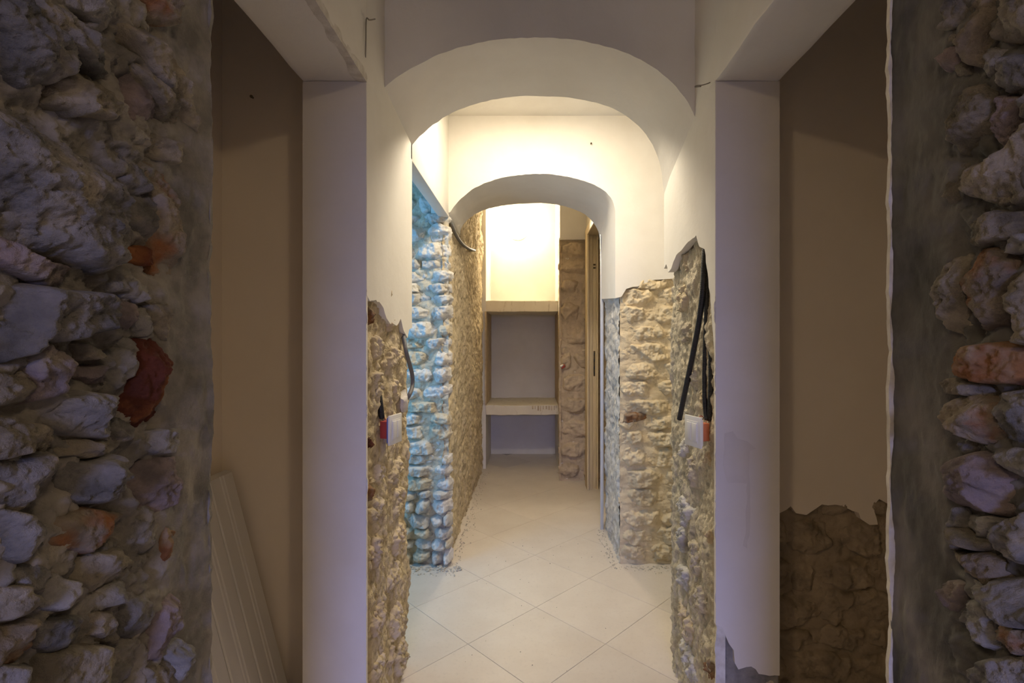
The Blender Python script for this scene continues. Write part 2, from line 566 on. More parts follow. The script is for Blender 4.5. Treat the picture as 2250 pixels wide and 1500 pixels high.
# ------------------------------------------------------------------ arches
def arch(name, front, back, Yf, Yb, top, left_leg_f, right_leg_f, left_leg_b, right_leg_b, label):
    n = 56
    cf = resample([px_front(x, y, Yf) for x, y in front], n)
    cb = resample([px_front(x, y, Yb) for x, y in back], n)
    rnd = random.Random(5)
    for k in range(1, n - 1):
        w = 0.0016
        cf[k] += (rnd.uniform(-w, w), rnd.uniform(-w, w)); cb[k] += (rnd.uniform(-w, w), rnd.uniform(-w, w))
    of = [tuple(q) for q in cf] + right_leg_f + left_leg_f
    obk = [tuple(q) for q in cb] + right_leg_b + left_leg_b
    o = slab(name, of, 'y', Yf, Yb, 'plaster', outline_b=obk)
    tag(o, label, 'arch', 'structure')
    return o


A_f = [(845, 192), (880, 164), (930, 136), (1000, 107), (1090, 88), (1180, 83), (1265, 88), (1345, 106), (1405, 130), (1455, 163), (1492, 198), (1515, 230), (1530, 264)]
A_b = [(905, 319), (928, 294), (958, 270), (1000, 245), (1060, 224), (1125, 213), (1190, 211), (1260, 216), (1330, 232), (1380, 258), (1416, 292), (1440, 332), (1454, 380), (1459, 430)]
zr_f = px_front(1530, 264, Y_A0)[1]; zr_b = px_front(1459, 430, Y_A1)[1]
arch('wall_arch_front', A_f, A_b, Y_A0, Y_A1, H1,
     [(-0.75, H1 + 0.02), (-0.75, 2.10), (-0.53, 2.10)], [(0.62, zr_f - 0.02), (0.82, zr_f - 0.02), (0.82, H1 + 0.02)],
     [(-0.75, H1 + 0.02), (-0.75, 2.10), (-0.53, 2.10)], [(0.62, zr_b - 0.02), (0.82, zr_b - 0.02), (0.82, H1 + 0.02)],
     'wide rounded plaster arch at the front of the passage')

B_f = [(989, 466), (1008, 441), (1040, 415), (1080, 397), (1130, 386), (1190, 382), (1240, 387), (1290, 400), (1326, 418), (1345, 438), (1352, 462)]
B_b = [(1012, 505), (1024, 486), (1055, 465), (1095, 453), (1140, 448), (1190, 446), (1235, 452), (1278, 467), (1302, 487), (1316, 512), (1319, 535)]
jf = [px_front(x, y, Y_B0) for x, y in ((1352, 655), (1366, 650), (1378, 634), (1400, 628), (1425, 618), (1450, 615), (1470, 611), (1484, 612), (1500, 598), (1560, 600))]
jfj = jag(jf, 0.006, 0.03, 4)
jb = [(u, v) for u, v in jfj]
rl_b = [(0.528, 1.72)] + jb[1:]
B1 = arch('wall_arch_rear', B_f, B_b, Y_B0, Y_B1, H2,
     [(-0.62, H2 + 0.02), (-0.62, 2.20), (-0.53, 2.20)], jfj + [(1.15, jfj[-1][1]), (1.15, H2 + 0.02)],
     [(-0.62, H2 + 0.02), (-0.62, 2.20), (-0.53, 2.20)], rl_b + [(1.15, jfj[-1][1]), (1.15, H2 + 0.02)],
     'second smaller plaster arch, brightly lit, before the lamp niche')

# ------------------------------------------------------------------ left and right walls of the front hall
def near_mortar_left(U, V):
    strip = 1 / (1 + np.exp(-(U - 0.690) / 0.008))
    h = 0.028 * strip + 0.006 * fbm(U * 9, V * 5, 3, 5) + (1 - strip) * (0.014 * fbm(U * 20, V * 20, 8, 5, 0.6) + 0.010 * ridged(U * 26, V * 26, 12))
    h = h + strip * 0.004 * ridged(U * 30, V * 14, 77)
    return h + 0.021 * (1 - strip)


def near_mortar_right(U, V):
    strip = 1 / (1 + np.exp(-(U - 0.690) / 0.010))
    h = 0.022 * strip + 0.005 * fbm(U * 9, V * 5, 45, 5) + (1 - strip) * (0.012 * fbm(U * 20, V * 20, 18, 5, 0.6) + 0.009 * ridged(U * 26, V * 26, 22))
    return h + strip * 0.003 * ridged(U * 34, V * 16, 79) + 0.020 * (1 - strip)


def coarse(seed):
    def fn(U, V):
        d1, d2 = worley(U * 7, V * 9, seed)
        st = 1 / (1 + np.exp(-(U - 0.690) / 0.008))
        return 0.024 * st + (1 - st) * (0.03 * np.clip((d2 - d1) * 3, 0, 1) + 0.012 * fbm(U * 12, V * 12, seed, 4)) + 0.004 * st * fbm(U * 9, V * 5, seed, 4)
    return fn


wl = box('wall_left', (-0.76, -0.546, 0.20, Y_JN - 0.012, 0, H0), 'mortar_grey')
tag(wl, 'rough left wall of exposed rubble stones in bluish daylight', 'wall', 'structure')
ML = m_left(-0.543)
relief('mortar', ML, 0.40, Y_JN - 0.004, 0.74, 2.06, 0.0032, near_mortar_left, 'mortar_grey', wl)
relief('rubble_lower', ML, 0.20, Y_JN - 0.004, 0.0, 0.745, 0.016, coarse(4), 'stone_grey', wl)
relief('rubble_upper', ML, 0.20, Y_JN - 0.004, 2.055, H0, 0.016, coarse(5), 'stone_grey', wl)
relief('rubble_behind', ML, 0.20, 0.43, 0.73, 2.07, 0.004, lambda U, V: near_mortar_left(U, V) + 0.6 * coarse(6)(U, V) * np.clip((0.43 - U) / 0.02, 0, 1) - 0.004, 'stone_grey', wl)

G, T, P_, U_, R_, B_, O_ = 'stone_grey', 'stone_tan', 'stone_pale', 'stone_purple', 'stone_rust', 'brick_red', 'brick_orange'
LEFT = [
 (G, .055, [(-40, -60), (50, -50), (75, 40), (140, 85), (150, 150), (120, 195), (60, 200), (0, 160), (-60, 120)]),
 (G, .050, [(58, -50), (112, -45), (200, 85), (262, 165), (275, 205), (245, 185), (160, 118), (88, 62)]),
 (G, .040, [(118, -60), (255, -60), (262, 45), (215, 78), (170, 38), (130, 10)]),
 (T, .052, [(150, 130), (195, 140), (277, 212), (262, 265), (215, 258), (165, 258), (112, 222), (122, 190)]),
 (G, .066, [(-60, 205), (60, 210), (130, 262), (200, 285), (262, 350), (270, 430), (276, 500), (272, 598), (225, 608), (160, 575), (70, 553), (20, 510), (-60, 505)]),
 (T, .034, [(265, -60), (302, -40), (350, 130), (378, 190), (400, 250), (345, 190), (300, 110), (268, 60)]),
 (T, .040, [(290, 100), (320, 130), (350, 190), (388, 265), (407, 312), (375, 292), (340, 232), (308, 180)]),
 (U_, .022, [(275, 130), (298, 120), (325, 205), (372, 282), (345, 280), (285, 262), (278, 190)]),
 (R_, .034, [(304, -60), (388, -60), (381, 40), (360, 68), (330, 55), (308, 15)]),
 (T, .030, [(328, 62), (362, 78), (402, 150), (402, 188), (432, 240), (443, 288), (430, 296), (397, 258), (372, 182), (347, 130)]),
 (P_, .022, [(280, 270), (308, 285), (312, 335), (290, 318)]),
 (T, .034, [(316, 298), (396, 310), (411, 358), (378, 360), (330, 342)]),
 (G, .030, [(270, 328), (300, 332), (321, 390), (318, 420), (290, 437), (272, 420)]),
 (R_, .040, [(328, 350), (374, 366), (388, 460), (386, 560), (383, 634), (338, 640), (342, 560), (332, 450)]),
 (G, .024, [(280, 440), (322, 400), (332, 470), (335, 530), (290, 535), (280, 480)]),
 (B_, .026, [(285, 538), (334, 532), (340, 578), (316, 584), (288, 572)]),
 (U_, .044, [(-50, 520), (20, 532), (70, 560), (158, 592), (156, 624), (100, 626), (50, 602), (-50, 565)]),
 (G, .064, [(-60, 560), (60, 622), (130, 637), (240, 636), (276, 680), (273, 702), (245, 727), (165, 744), (88, 748), (62, 790), (0, 806), (-60, 805)]),
 (P_, .022, [(236, 612), (266, 606), (272, 635), (250, 645)]),
 (P_, .026, [(272, 620), (320, 592), (326, 645), (302, 664), (272, 645)]),
 (T, .036, [(324, 660), (370, 664), (373, 700), (369, 768), (350, 738), (324, 702)]),
 (P_, .026, [(294, 668), (320, 672), (322, 742), (302, 738), (288, 700)]),
 (U_, .026, [(264, 650), (294, 668), (292, 708), (276, 728), (260, 718)]),
 (T, .034, [(166, 756), (212, 746), (224, 792), (196, 798), (168, 782)]),
 (U_, .050, [(64, 792), (100, 757), (160, 766), (182, 850), (155, 868), (82, 886), (68, 830)]),
 (T, .042, [(-60, 810), (60, 810), (76, 855), (68, 886), (-60, 888)]),
 (U_, .030, [(184, 802), (226, 797), (234, 835), (206, 845), (184, 822)]),
 (P_, .030, [(230, 776), (264, 772), (292, 802), (289, 830), (250, 860), (232, 832)]),
 (P_, .026, [(266, 756), (290, 746), (307, 766), (300, 786), (276, 776)]),
 (B_, .040, [(307, 746), (340, 736), (362, 776), (351, 840), (347, 880), (374, 930), (370, 938), (302, 938), (277, 900), (287, 830)]),
 (G, .052, [(86, 906), (160, 872), (200, 856), (273, 886), (266, 916), (236, 955), (185, 966), (140, 940), (86, 922)]),
 (T, .055, [(-60, 896), (20, 906), (110, 932), (145, 966), (122, 1000), (60, 990), (0, 1008), (-60, 1002)]),
 (G, .026, [(240, 922), (284, 918), (284, 964), (252, 984), (240, 950)]),
 (P_, .032, [(300, 947), (380, 942), (395, 975), (380, 998), (332, 998), (292, 980)]),
 (G, .056, [(150, 1006), (258, 1001), (275, 1026), (290, 1060), (270, 1096), (230, 1110), (166, 1100), (150, 1060)]),
 (U_, .038, [(310, 1004), (386, 1002), (386, 1050), (371, 1110), (342, 1134), (297, 1124), (292, 1070)]),
 (G, .044, [(-60, 1012), (90, 1002), (140, 1012), (136, 1050), (90, 1062), (60, 1120), (-60, 1118)]),
 (R_, .040, [(118, 1142), (180, 1120), (258, 1122), (288, 1132), (230, 1190), (180, 1214), (122, 1190)]),
 (G, .030, [(292, 1138), (340, 1142), (362, 1134), (350, 1180), (320, 1220), (302, 1200)]),
 (O_, .034, [(360, 1160), (379, 1170), (376, 1240), (362, 1260), (353, 1210)]),
 (G, .046, [(-60, 1130), (60, 1130), (112, 1180), (104, 1226), (30, 1236), (-60, 1235)]),
 (G, .044, [(22, 1244), (90, 1236), (120, 1256), (98, 1294), (50, 1300), (16, 1272)]),
 (P_, .046, [(76, 1312), (130, 1262), (175, 1290), (181, 1330), (130, 1332), (86, 1326)]),
 (P_, .036, [(200, 1312), (266, 1262), (281, 1270), (256, 1330), (216, 1346)]),
 (T, .040, [(-60, 1292), (40, 1294), (76, 1330), (70, 1358), (-60, 1362)]),
 (G, .042, [(80, 1346), (160, 1360), (182, 1400), (152, 1434), (106, 1430), (86, 1390)]),
 (G, .036, [(278, 1302), (312, 1302), (334, 1340), (330, 1380), (300, 1410), (276, 1390), (276, 1330)]),
 (U_, .036, [(322, 1270), (378, 1268), (381, 1400), (352, 1450), (318, 1460), (338, 1380), (340, 1330)]),
 (P_, .052, [(374, 1412), (395, 1399), (424, 1440), (410, 1494), (386, 1512), (375, 1450)]),
 (R_, .042, [(-60, 1366), (60, 1370), (70, 1420), (40, 1460), (-60, 1470)]),
 (T, .038, [(100, 1444), (200, 1412), (298, 1424), (310, 1560), (90, 1560)]),
 (G, .040, [(-60, 1474), (84, 1452), (80, 1570), (-60, 1570)]),
 (T, .036, [(190, 1218), (278, 1204), (300, 1258), (200, 1300), (152, 1258)]),
 (T, .030, [(190, 1352), (262, 1346), (284, 1412), (196, 1402)]),
 (T, .028, [(318, 1466), (372, 1440), (380, 1560), (316, 1560)]),
 (T, .030, [(146, 968), (236, 962), (240, 996), (150, 1000)]),
]
for k, (mt, pr, poly) in enumerate(LEFT):
    pr = 0.021 + pr * 0.40
    Xs = -0.543 + pr * 0.9
    pp = [px_side(x, y, Xs) for x, y in poly]
    big = pr > 0.040
    stone(wl, ML, pp, pr, mt, res=0.0020, seed=k + 1, rough=0.009 if big else 0.007, freq=20, ridge=0.010 if k in (0, 1, 4) else 0.003, facet=0.34, grow=0.0035, warp=0.006)
# plaster lip on the jamb's corner
yz = jag([(0.0, Y_JN)] + [(z, Y_JN) for z in np.arange(0.1, H0, 0.1)] + [(H0, Y_JN)], 0.0, 0.03, 1)


def lip(name, X, side, y0, y1, z0, z1, out, mat, parent, seed, step=0.012, amp=0.006):
    """a thin ragged plaster edge standing along a corner"""
    rnd = random.Random(seed)
    n = int((z1 - z0) / step)
    V, Fc = [], []
    for i in range(n + 1):
        z = z0 + (z1 - z0) * i / n
        e = out + amp * float(noise2(z * 9, seed, 3)) + rnd.uniform(-amp, amp) * 0.35
        xo = X + side * e; xi = X - side * 0.03
        V += [(xi, y0, z), (xo, y0 + 0.002, z), (xo - side * 0.002, y1, z), (xi, y1, z)]
    for i in range(n):
        for k in range(4):
            k2 = (k + 1) % 4
            f = (i * 4 + k, i * 4 + k2, (i + 1) * 4 + k2, (i + 1) * 4 + k)
            Fc.append(f if side > 0 else f[::-1])
    Fc += [(3, 2, 1, 0), tuple(n * 4 + k for k in range(4))]
    return add(name, V, Fc, mat, parent)


lip('plaster_edge', XL, 1, Y_JN - 0.008, Y_JN + 0.003, 0, H0, -0.004, 'mortar_grey', wl, 3)

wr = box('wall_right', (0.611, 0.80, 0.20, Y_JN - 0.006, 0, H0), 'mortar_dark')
tag(wr, 'rough right wall of exposed rubble stones beside a grey mortar strip', 'wall', 'structure')
MR = m_right(0.607)
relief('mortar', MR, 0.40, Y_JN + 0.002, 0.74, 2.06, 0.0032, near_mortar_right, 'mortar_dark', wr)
relief('rubble_lower', MR, 0.20, Y_JN + 0.002, 0.0, 0.745, 0.016, coarse(14), 'stone_grey', wr)
relief('rubble_upper', MR, 0.20, Y_JN + 0.002, 2.055, H0, 0.016, coarse(15), 'stone_grey', wr)
relief('rubble_behind', MR, 0.20, 0.43, 0.73, 2.07, 0.004, lambda U, V: near_mortar_right(U, V) + 0.6 * coarse(16)(U, V) * np.clip((0.43 - U) / 0.02, 0, 1) - 0.004, 'stone_grey', wr)
RIGHT = [
 (G, .026, [(2084, -50), (2120, -50), (2117, 60), (2076, 68), (2082, 30)]),
 (T, .022, [(2085, 70), (2112, 68), (2108, 95), (2088, 90)]),
 (U_, .026, [(2080, 106), (2118, 118), (2115, 135), (2090, 175), (2076, 160), (2070, 130)]),
 (T, .028, [(2102, 125), (2122, 122), (2125, 165), (2105, 168)]),
 (R_, .032, [(2124, -50), (2170, -50), (2166, 50), (2164, 95), (2160, 130), (2163, 168), (2132, 130), (2124, 60)]),
 (T, .046, [(2174, 62), (2225, -50), (2310, -50), (2310, 130), (2212, 108), (2172, 90)]),
 (G, .030, [(2166, 100), (2204, 112), (2200, 140), (2168, 170)]),
 (G, .044, [(2168, 176), (2205, 150), (2215, 117), (2310, 136), (2310, 190), (2236, 200), (2206, 205)]),
 (T, .036, [(2096, 190), (2163, 180), (2190, 215), (2184, 330), (2120, 364), (2096, 350), (2087, 280)]),
 (U_, .030, [(2195, 215), (2230, 214), (2236, 240), (2206, 320), (2192, 334)]),
 (G, .040, [(2241, 205), (2310, 198), (2310, 256), (2242, 260)]),
 (T, .046, [(2240, 266), (2310, 262), (2310, 440), (2230, 448), (2185, 458), (2122, 434), (2112, 380), (2180, 347), (2206, 326)]),
 (T, .030, [(2088, 370), (2110, 368), (2114, 438), (2100, 445), (2086, 430)]),
 (T, .040, [(2118, 492), (2190, 464), (2310, 456), (2310, 512), (2240, 518), (2190, 536), (2130, 535)]),
 (P_, .046, [(2190, 530), (2235, 520), (2310, 550), (2310, 566), (2210, 557)]),
 (T, .040, [(2072, 580), (2108, 552), (2118, 600), (2110, 650), (2148, 744), (2115, 750), (2086, 720), (2069, 680), (2071, 620)]),
 (R_, .052, [(2112, 620), (2140, 542), (2190, 546), (2220, 575), (2206, 640), (2214, 690), (2200, 714), (2150, 728), (2125, 700)]),
 (T, .054, [(2213, 630), (2240, 588), (2310, 590), (2310, 750), (2237, 752), (2229, 690)]),
 (O_, .056, [(2085, 770), (2110, 758), (2310, 757), (2310, 800), (2226, 850), (2160, 838), (2096, 828), (2079, 800)]),
 (T, .044, [(2071, 846), (2088, 834), (2160, 846), (2200, 868), (2150, 862), (2071, 868)]),
 (R_, .058, [(2070, 872), (2140, 866), (2180, 890), (2195, 930), (2200, 968), (2160, 974), (2110, 950), (2076, 940), (2066, 892)]),
 (G, .048, [(2192, 862), (2230, 858), (2310, 870), (2310, 968), (2212, 972), (2197, 910)]),
 (G, .024, [(2108, 966), (2125, 960), (2150, 985), (2120, 995)]),
 (U_, .056, [(2070, 1045), (2085, 1006), (2120, 988), (2174, 990), (2180, 1022), (2240, 1060), (2234, 1095), (2208, 1132), (2160, 1133), (2086, 1110), (2072, 1080)]),
 (P_, .046, [(2182, 985), (2310, 977), (2310, 1055), (2242, 1050), (2192, 1020)]),
 (G, .032, [(2092, 1120), (2118, 1126), (2115, 1158), (2090, 1158)]),
 (P_, .040, [(2122, 1133), (2174, 1138), (2198, 1148), (2188, 1165), (2150, 1178), (2126, 1160)]),
 (G, .052, [(2162, 1200), (2200, 1152), (2240, 1106), (2310, 1100), (2310, 1236), (2222, 1234), (2182, 1214)]),
 (T, .054, [(2070, 1160), (2100, 1164), (2158, 1188), (2150, 1204), (2100, 1198), (2078, 1206)]),
 (R_, .046, [(2082, 1212), (2150, 1208), (2195, 1240), (2200, 1268), (2170, 1284), (2122, 1254)]),
 (G, .056, [(2112, 1262), (2170, 1292), (2190, 1278), (2310, 1250), (2310, 1380), (2240, 1383), (2192, 1340), (2170, 1312), (2117, 1290)]),
 (U_, .036, [(2070, 1300), (2086, 1280), (2110, 1284), (2113, 1300), (2095, 1344), (2079, 1330)]),
 (P_, .052, [(2097, 1340), (2112, 1316), (2165, 1322), (2185, 1370), (2200, 1408), (2180, 1436), (2140, 1418), (2107, 1370)]),
 (R_, .040, [(2192, 1364), (2310, 1396), (2310, 1430), (2212, 1430)]),
 (G, .050, [(2130, 1460), (2142, 1438), (2180, 1442), (2310, 1442), (2310, 1560), (2126, 1560)]),
]
for k, (mt, pr, poly) in enumerate(RIGHT):
    pr = 0.020 + pr * 0.42
    Xs = 0.607 - pr * 0.9
    pp = [px_side(x, y, Xs) for x, y in poly]
    stone(wr, MR, pp, pr, mt, res=0.0020, seed=k + 201, rough=0.008, freq=20, facet=0.30, grow=0.003, warp=0.006, ridge=0.003)
lip('plaster_edge', XR, -1, Y_JN - 0.002, Y_JN + 0.010, 0, H0, -0.003, 'plaster_edge', wr, 7, amp=0.004)

# lintels over the two side openings and the wall above them
for s, X in ((-1, XL), (1, XR)):
    side = 'left' if s < 0 else 'right'
    a, b = sorted((X, X + s * 0.20))
    o = bevel_box('wall_%s_lintel' % side, (a, b, Y_JN - 0.01, Y_A0 + 0.02, Z_LN, H0), 'plaster', r=0.008, cuts=9, wobble=0.004, seed=s)
    tag(o, 'plastered lintel over the %s' % ('narrow alcove with leaning boards' if s < 0 else 'alcove with the half stripped wall'), 'lintel', 'structure')

V, Fc = [], []
ny = 110
for i in range(ny + 1):
    y = Y_JN + (Y_JF - Y_JN) * i / ny
    a = 0.0035 + 0.0045 * float(noise2(y * 26, 1.5, 8)) + 0.003 * float(noise2(y * 70, 3.5, 9))
    w = 0.030 + 0.010 * float(noise2(y * 12, 0.5, 4))
    V += [(XL + 0.0005, y, Z_LN + w * 0.8), (XL + max(a, 0.001), y, Z_LN + 0.008), (XL + a * 0.4, y, Z_LN - max(a, 0.001)), (XL - w * 0.6, y, Z_LN - max(a, 0.001) * 0.9), (XL - w, y, Z_LN + 0.001)]
for i in range(ny):
    for k in range(4): Fc.append((i * 5 + k, (i + 1) * 5 + k, (i + 1) * 5 + k + 1, i * 5 + k + 1))
add('chipped_edge', V, Fc, 'plaster_edge', bpy.data.objects['wall_left_lintel'], smooth=True, sharp=25)

# ------------------------------------------------------------------ left pier
pl = box('wall_left_pier', (-0.709, -0.575, Y_JF + 0.012, Y_A1, 0, H1), 'mortar_tan')
tag(pl, 'left pier of the front arch, plaster torn off its lower half', 'wall', 'structure')
box('jamb_plaster', (-0.709, XL - 0.001, Y_JF, Y_JF + 0.014, 0, Z_LN), 'plaster_jamb', pl)
lip('plaster_edge', XL - 0.001, 1, Y_JF + 0.0005, Y_JF + 0.0135, 0, 1.57, 0.0, 'plaster_edge', pl, 9, amp=0.005)
jl = [px_side(x, y, XL) for x, y in ((796, 645), (812, 661), (826, 660), (838, 667), (846, 690), (858, 710), (872, 716), (880, 702), (888, 726), (895, 742), (900, 722), (905, 720))]
jl = [(max(Y_JF + 0.003, min(Y_A1, y)), z) for y, z in jl]
jl[-1] = (Y_A1, jl[-1][1])
pl_out = [(max(Y_JF + 0.003, y), z) for y, z in jag(jl, 0.004, 0.02, 11)] + [(Y_A1, H1), (Y_JF + 0.003, H1)]
slab('plaster_panel', pl_out, 'x', -0.54, XL, 'plaster', pl)


def pier_rel(seed):
    def fn(U, V):
        h = 0.016 * fbm(U * 7, V * 4, seed, 5, 0.55) + 0.010 * ridged(U * 24, V * 9, seed + 4) + 0.006 * fbm(U * 60, V * 40, seed + 9, 3)
        groove = np.exp(-((U - 1.585 - 0.008 * noise2(V * 6, V * 0, seed)) / 0.016) ** 2)
        return h - 0.035 * groove + 0.022
    return fn


MPL = m_left(-0.556)
relief('mortar', MPL, Y_JF + 0.01, Y_A1, 0.0, 1.68, 0.006, pier_rel(31), 'mortar_tan', pl)
rnd = random.Random(8)
pier_stones = [
 ('brick_orange', (801, 668), (813, 720), .030), ('brick_orange', (801, 1060), (812, 1105), .030), ('brick_red', (802, 960), (811, 1000), .024),
 ('face_tan', (806, 740), (836, 800), .034), ('face_tan', (840, 760), (872, 820), .036), ('mortar_tan', (808, 810), (840, 862), .036),
 ('face_tan', (850, 830), (880, 880), .034), ('face_tan', (812, 850), (828, 880), .040), ('face_tan', (806, 1010), (846, 1070), .030),
 ('face_tan', (848, 1000), (884, 1060), .032), ('mortar_tan', (808, 1080), (840, 1150), .034), ('face_tan', (842, 1070), (886, 1140), .034),
 ('face_brown', (812, 1160), (832, 1290), .036), ('face_tan', (838, 1150), (884, 1230), .032), ('face_tan', (834, 1240), (874, 1310), .036),
 ('face_brown', (812, 1300), (838, 1420), .030), ('face_tan', (842, 1320), (886, 1400), .034), ('mortar_tan', (850, 1410), (892, 1480), .036),
 ('face_brown', (846, 1420), (862, 1470), .040), ('face_tan', (806, 1440), (840, 1500), .034), ('face_brown', (840, 690), (860, 730), .030),
 ('face_tan', (868, 900), (886, 960), .034), ('face_brown', (806, 1190), (818, 1240), .028), ('face_brown', (856, 1160), (882, 1215), .040)]
for k, (mt, (xa, ya), (xb, yb), pr) in enumerate(pier_stones):
    pr = 0.020 + pr * 0.38
    (u0, z0), (u1, z1) = px_side(xa, (ya + yb) / 2, -0.535), px_side(xb, (ya + yb) / 2, -0.535)
    hh = (yb - ya) * (u0 + u1) / 2 / F / 2; zc = (z0 + z1) / 2
    r2 = random.Random(k + 50)
    pts = []
    for q in range(9):
        t = 2 * math.pi * (q + r2.uniform(-.3, .3)) / 9
        pts.append(((u0 + u1) / 2 + (u1 - u0) / 2 * math.cos(t) * r2.uniform(.85, 1.2), zc + hh * math.sin(t) * r2.uniform(.85, 1.2)))
    stone(pl, MPL, pts, pr, mt, res=0.004, seed=k + 400, rough=0.012, freq=24, facet=0.3, warp=0.014)

# partition behind the pier and the alcove on the left
al = box('wall_left_alcove', (-1.30, -0.70, 1.70, 1.93, 0, H0), 'plaster_dim'); tag(al, 'dim beige back wall of the narrow left alcove', 'wall', 'structure')
al2 = box('wall_left_alcove_side', (-1.30, -1.056, 0.5, 1.71, 0, H0), 'plaster_dim'); tag(al2, 'beige side wall the white boards lean on', 'wall', 'structure')
al3 = box('wall_left_alcove_near', (-1.30, -0.70, 0.5, 0.78, 0, H0), 'plaster_dim'); tag(al3, 'near end wall of the left alcove', 'wall', 'structure')

# ------------------------------------------------------------------ right pier
pr_ = box('wall_right_pier', (0.645, 0.777, Y_JF + 0.012, Y_A1, 0, H1), 'mortar_pale')
tag(pr_, 'right pier of the front arch with a torn strip of bare masonry', 'wall', 'structure')
jz = [px_front(x, y, Y_JF) for x, y in ((1574, 1372), (1588, 1378), (1597, 1400), (1610, 1428), (1614, 1455), (1622, 1472), (1640, 1466), (1650, 1462), (1668, 1478), (1690, 1486), (1702, 1484))]
jz[0] = (XR + 0.001, jz[0][1]); jz[-1] = (0.777, jz[-1][1])
slab('jamb_plaster', jag(jz, 0.003, 0.015, 3) + [(0.777, Z_LN), (XR + 0.001, Z_LN)], 'y', Y_JF, Y_JF + 0.014, 'plaster_jamb', pr_)
relief('mortar_patch', m_front(Y_JF + 0.010), XR + 0.012, 0.777, 0.0, 0.56, 0.006, lambda U, V: 0.004 * fbm(U * 18, V * 18, 5, 4), 'mortar_grey', pr_)
dp = [px_front(x, y, Y_JF) for x, y in ((1592, 952), (1612, 948), (1622, 962), (1640, 968), (1660, 985), (1648, 990), (1648, 1060), (1650, 1110), (1648, 1160), (1640, 1205), (1634, 1200), (1640, 1150), (1642, 1062), (1600, 1062), (1590, 1020))]
slab('damp_patch', jag(dp + dp[:1], 0.003, 0.02, 8)[:-1], 'y', Y_JF - 0.0008, Y_JF + 0.001, 'damp', pr_)
lip('plaster_edge', XR + 0.001, -1, Y_JF + 0.0005, Y_JF + 0.0135, 0, 1.60, 0.0, 'plaster_edge', pr_, 13, amp=0.006)
jr = [px_side(x, y, XR) for x, y in ((1459, 590), (1464, 580), (1468, 598), (1474, 590), (1483, 565), (1498, 547), (1512, 533), (1530, 515), (1537, 543), (1548, 548), (1555, 600), (1561, 660), (1566, 730), (1572, 800))]
jr = [(max(Y_JF + 0.003, min(Y_A1, y)), z) for y, z in jr]
jr[0] = (Y_A1, jr[0][1]); jr[-1] = (Y_JF + 0.003, jr[-1][1])
slab('plaster_panel', [(max(Y_JF + 0.003, y), z) for y, z in jag(jr, 0.004, 0.02, 21)] + [(Y_JF + 0.003, H1), (Y_A1, H1)], 'x', XR, 0.606, 'plaster', pr_)
MPR = m_right(0.634)


def pier_rel_r(U, V):
    h = 0.014 * fbm(U * 7, V * 4, 61, 5, 0.55) + 0.009 * ridged(U * 26, V * 11, 64) + 0.006 * fbm(U * 60, V * 40, 69, 3)
    groove = np.exp(-((U - 1.60) / 0.028) ** 2)
    return h - 0.03 * groove + 0.020


relief('mortar', MPR, Y_JF + 0.01, Y_A1, 0.0, 1.82, 0.006, pier_rel_r, 'mortar_pale', pr_)
pier_r = [
 ('brick_orange', (1556, 1440), (1572, 1500), .040), ('face_brown', (1500, 555), (1528, 600), .018), ('face_tan', (1492, 620), (1530, 690), .030), ('mortar_pale', (1500, 700), (1520, 770), .032),
 ('face_pale', (1496, 940), (1510, 1010), .034), ('mortar_pale', (1510, 1000), (1540, 1080), .034), ('face_pale', (1490, 1090), (1530, 1160), .036),
 ('face_pale', (1492, 1150), (1506, 1220), .040), ('mortar_pale', (1510, 1180), (1544, 1260), .036), ('face_pale', (1490, 1240), (1522, 1310), .036),
 ('mortar_pale', (1526, 1280), (1556, 1360), .034), ('face_tan', (1492, 1330), (1536, 1410), .036), ('face_pale', (1496, 1420), (1540, 1500), .034),
 ('face_brown', (1556, 1150), (1566, 1200), .030), ('face_brown', (1554, 990), (1566, 1030), .034), ('face_tan', (1540, 860), (1552, 910), .020), ('mortar_pale', (1520, 800), (1540, 870), .028)]
for k, (mt, (xa, ya), (xb, yb), pr) in enumerate(pier_r):
    pr = 0.018 + pr * 0.38
    (u0, z0), (u1, z1) = px_side(xa, (ya + yb) / 2, 0.61), px_side(xb, (ya + yb) / 2, 0.61)
    hh = (yb - ya) * (u0 + u1) / 2 / F / 2; zc = (z0 + z1) / 2
    r2 = random.Random(k + 90)
    pts = []
    for q in range(9):
        t = -2 * math.pi * (q + r2.uniform(-.3, .3)) / 9
        pts.append(((u0 + u1) / 2 + abs(u1 - u0) / 2 * math.cos(t) * r2.uniform(.85, 1.2), zc + hh * math.sin(t) * r2.uniform(.85, 1.2)))
    stone(pr_, MPR, pts, pr, mt, res=0.004, seed=k + 440, rough=0.012, freq=24, facet=0.3, warp=0.014)

# right alcove: plastered above, bare masonry below
ar = box('wall_right_alcove', (0.70, 1.75, 1.735, 1.93, 0, H0), 'mortar_brown'); tag(ar, 'dim back wall of the right alcove, bare stone below the torn plaster', 'wall', 'structure')
ja = [px_front(x, y, 1.70) for x, y in ((1690, 1126), (1712, 1130), (1738, 1110), (1752, 1124), (1772, 1130), (1790, 1122), (1806, 1108), (1836, 1106), (1850, 1114), (1872, 1120), (1884, 1128), (1890, 1142), (1912, 1156), (1926, 1150), (1920, 1112), (1932, 1098), (1950, 1108), (2010, 1120), (2100, 1110))]
ja[0] = (0.70, ja[0][1])
slab('plaster_panel', jag(ja, 0.005, 0.02, 2) + [(1.45, ja[-1][1]), (1.45, H0), (0.70, H0)], 'y', 1.70, 1.74, 'plaster_dim', ar)
MA = m_front(1.728)
relief('mortar', MA, 0.72, 1.45, 0.0, 0.92, 0.008, lambda U, V: 0.010 * fbm(U * 10, V * 10, 71, 5) + 0.008 * ridged(U * 14, V * 18, 73), 'mortar_brown', ar)
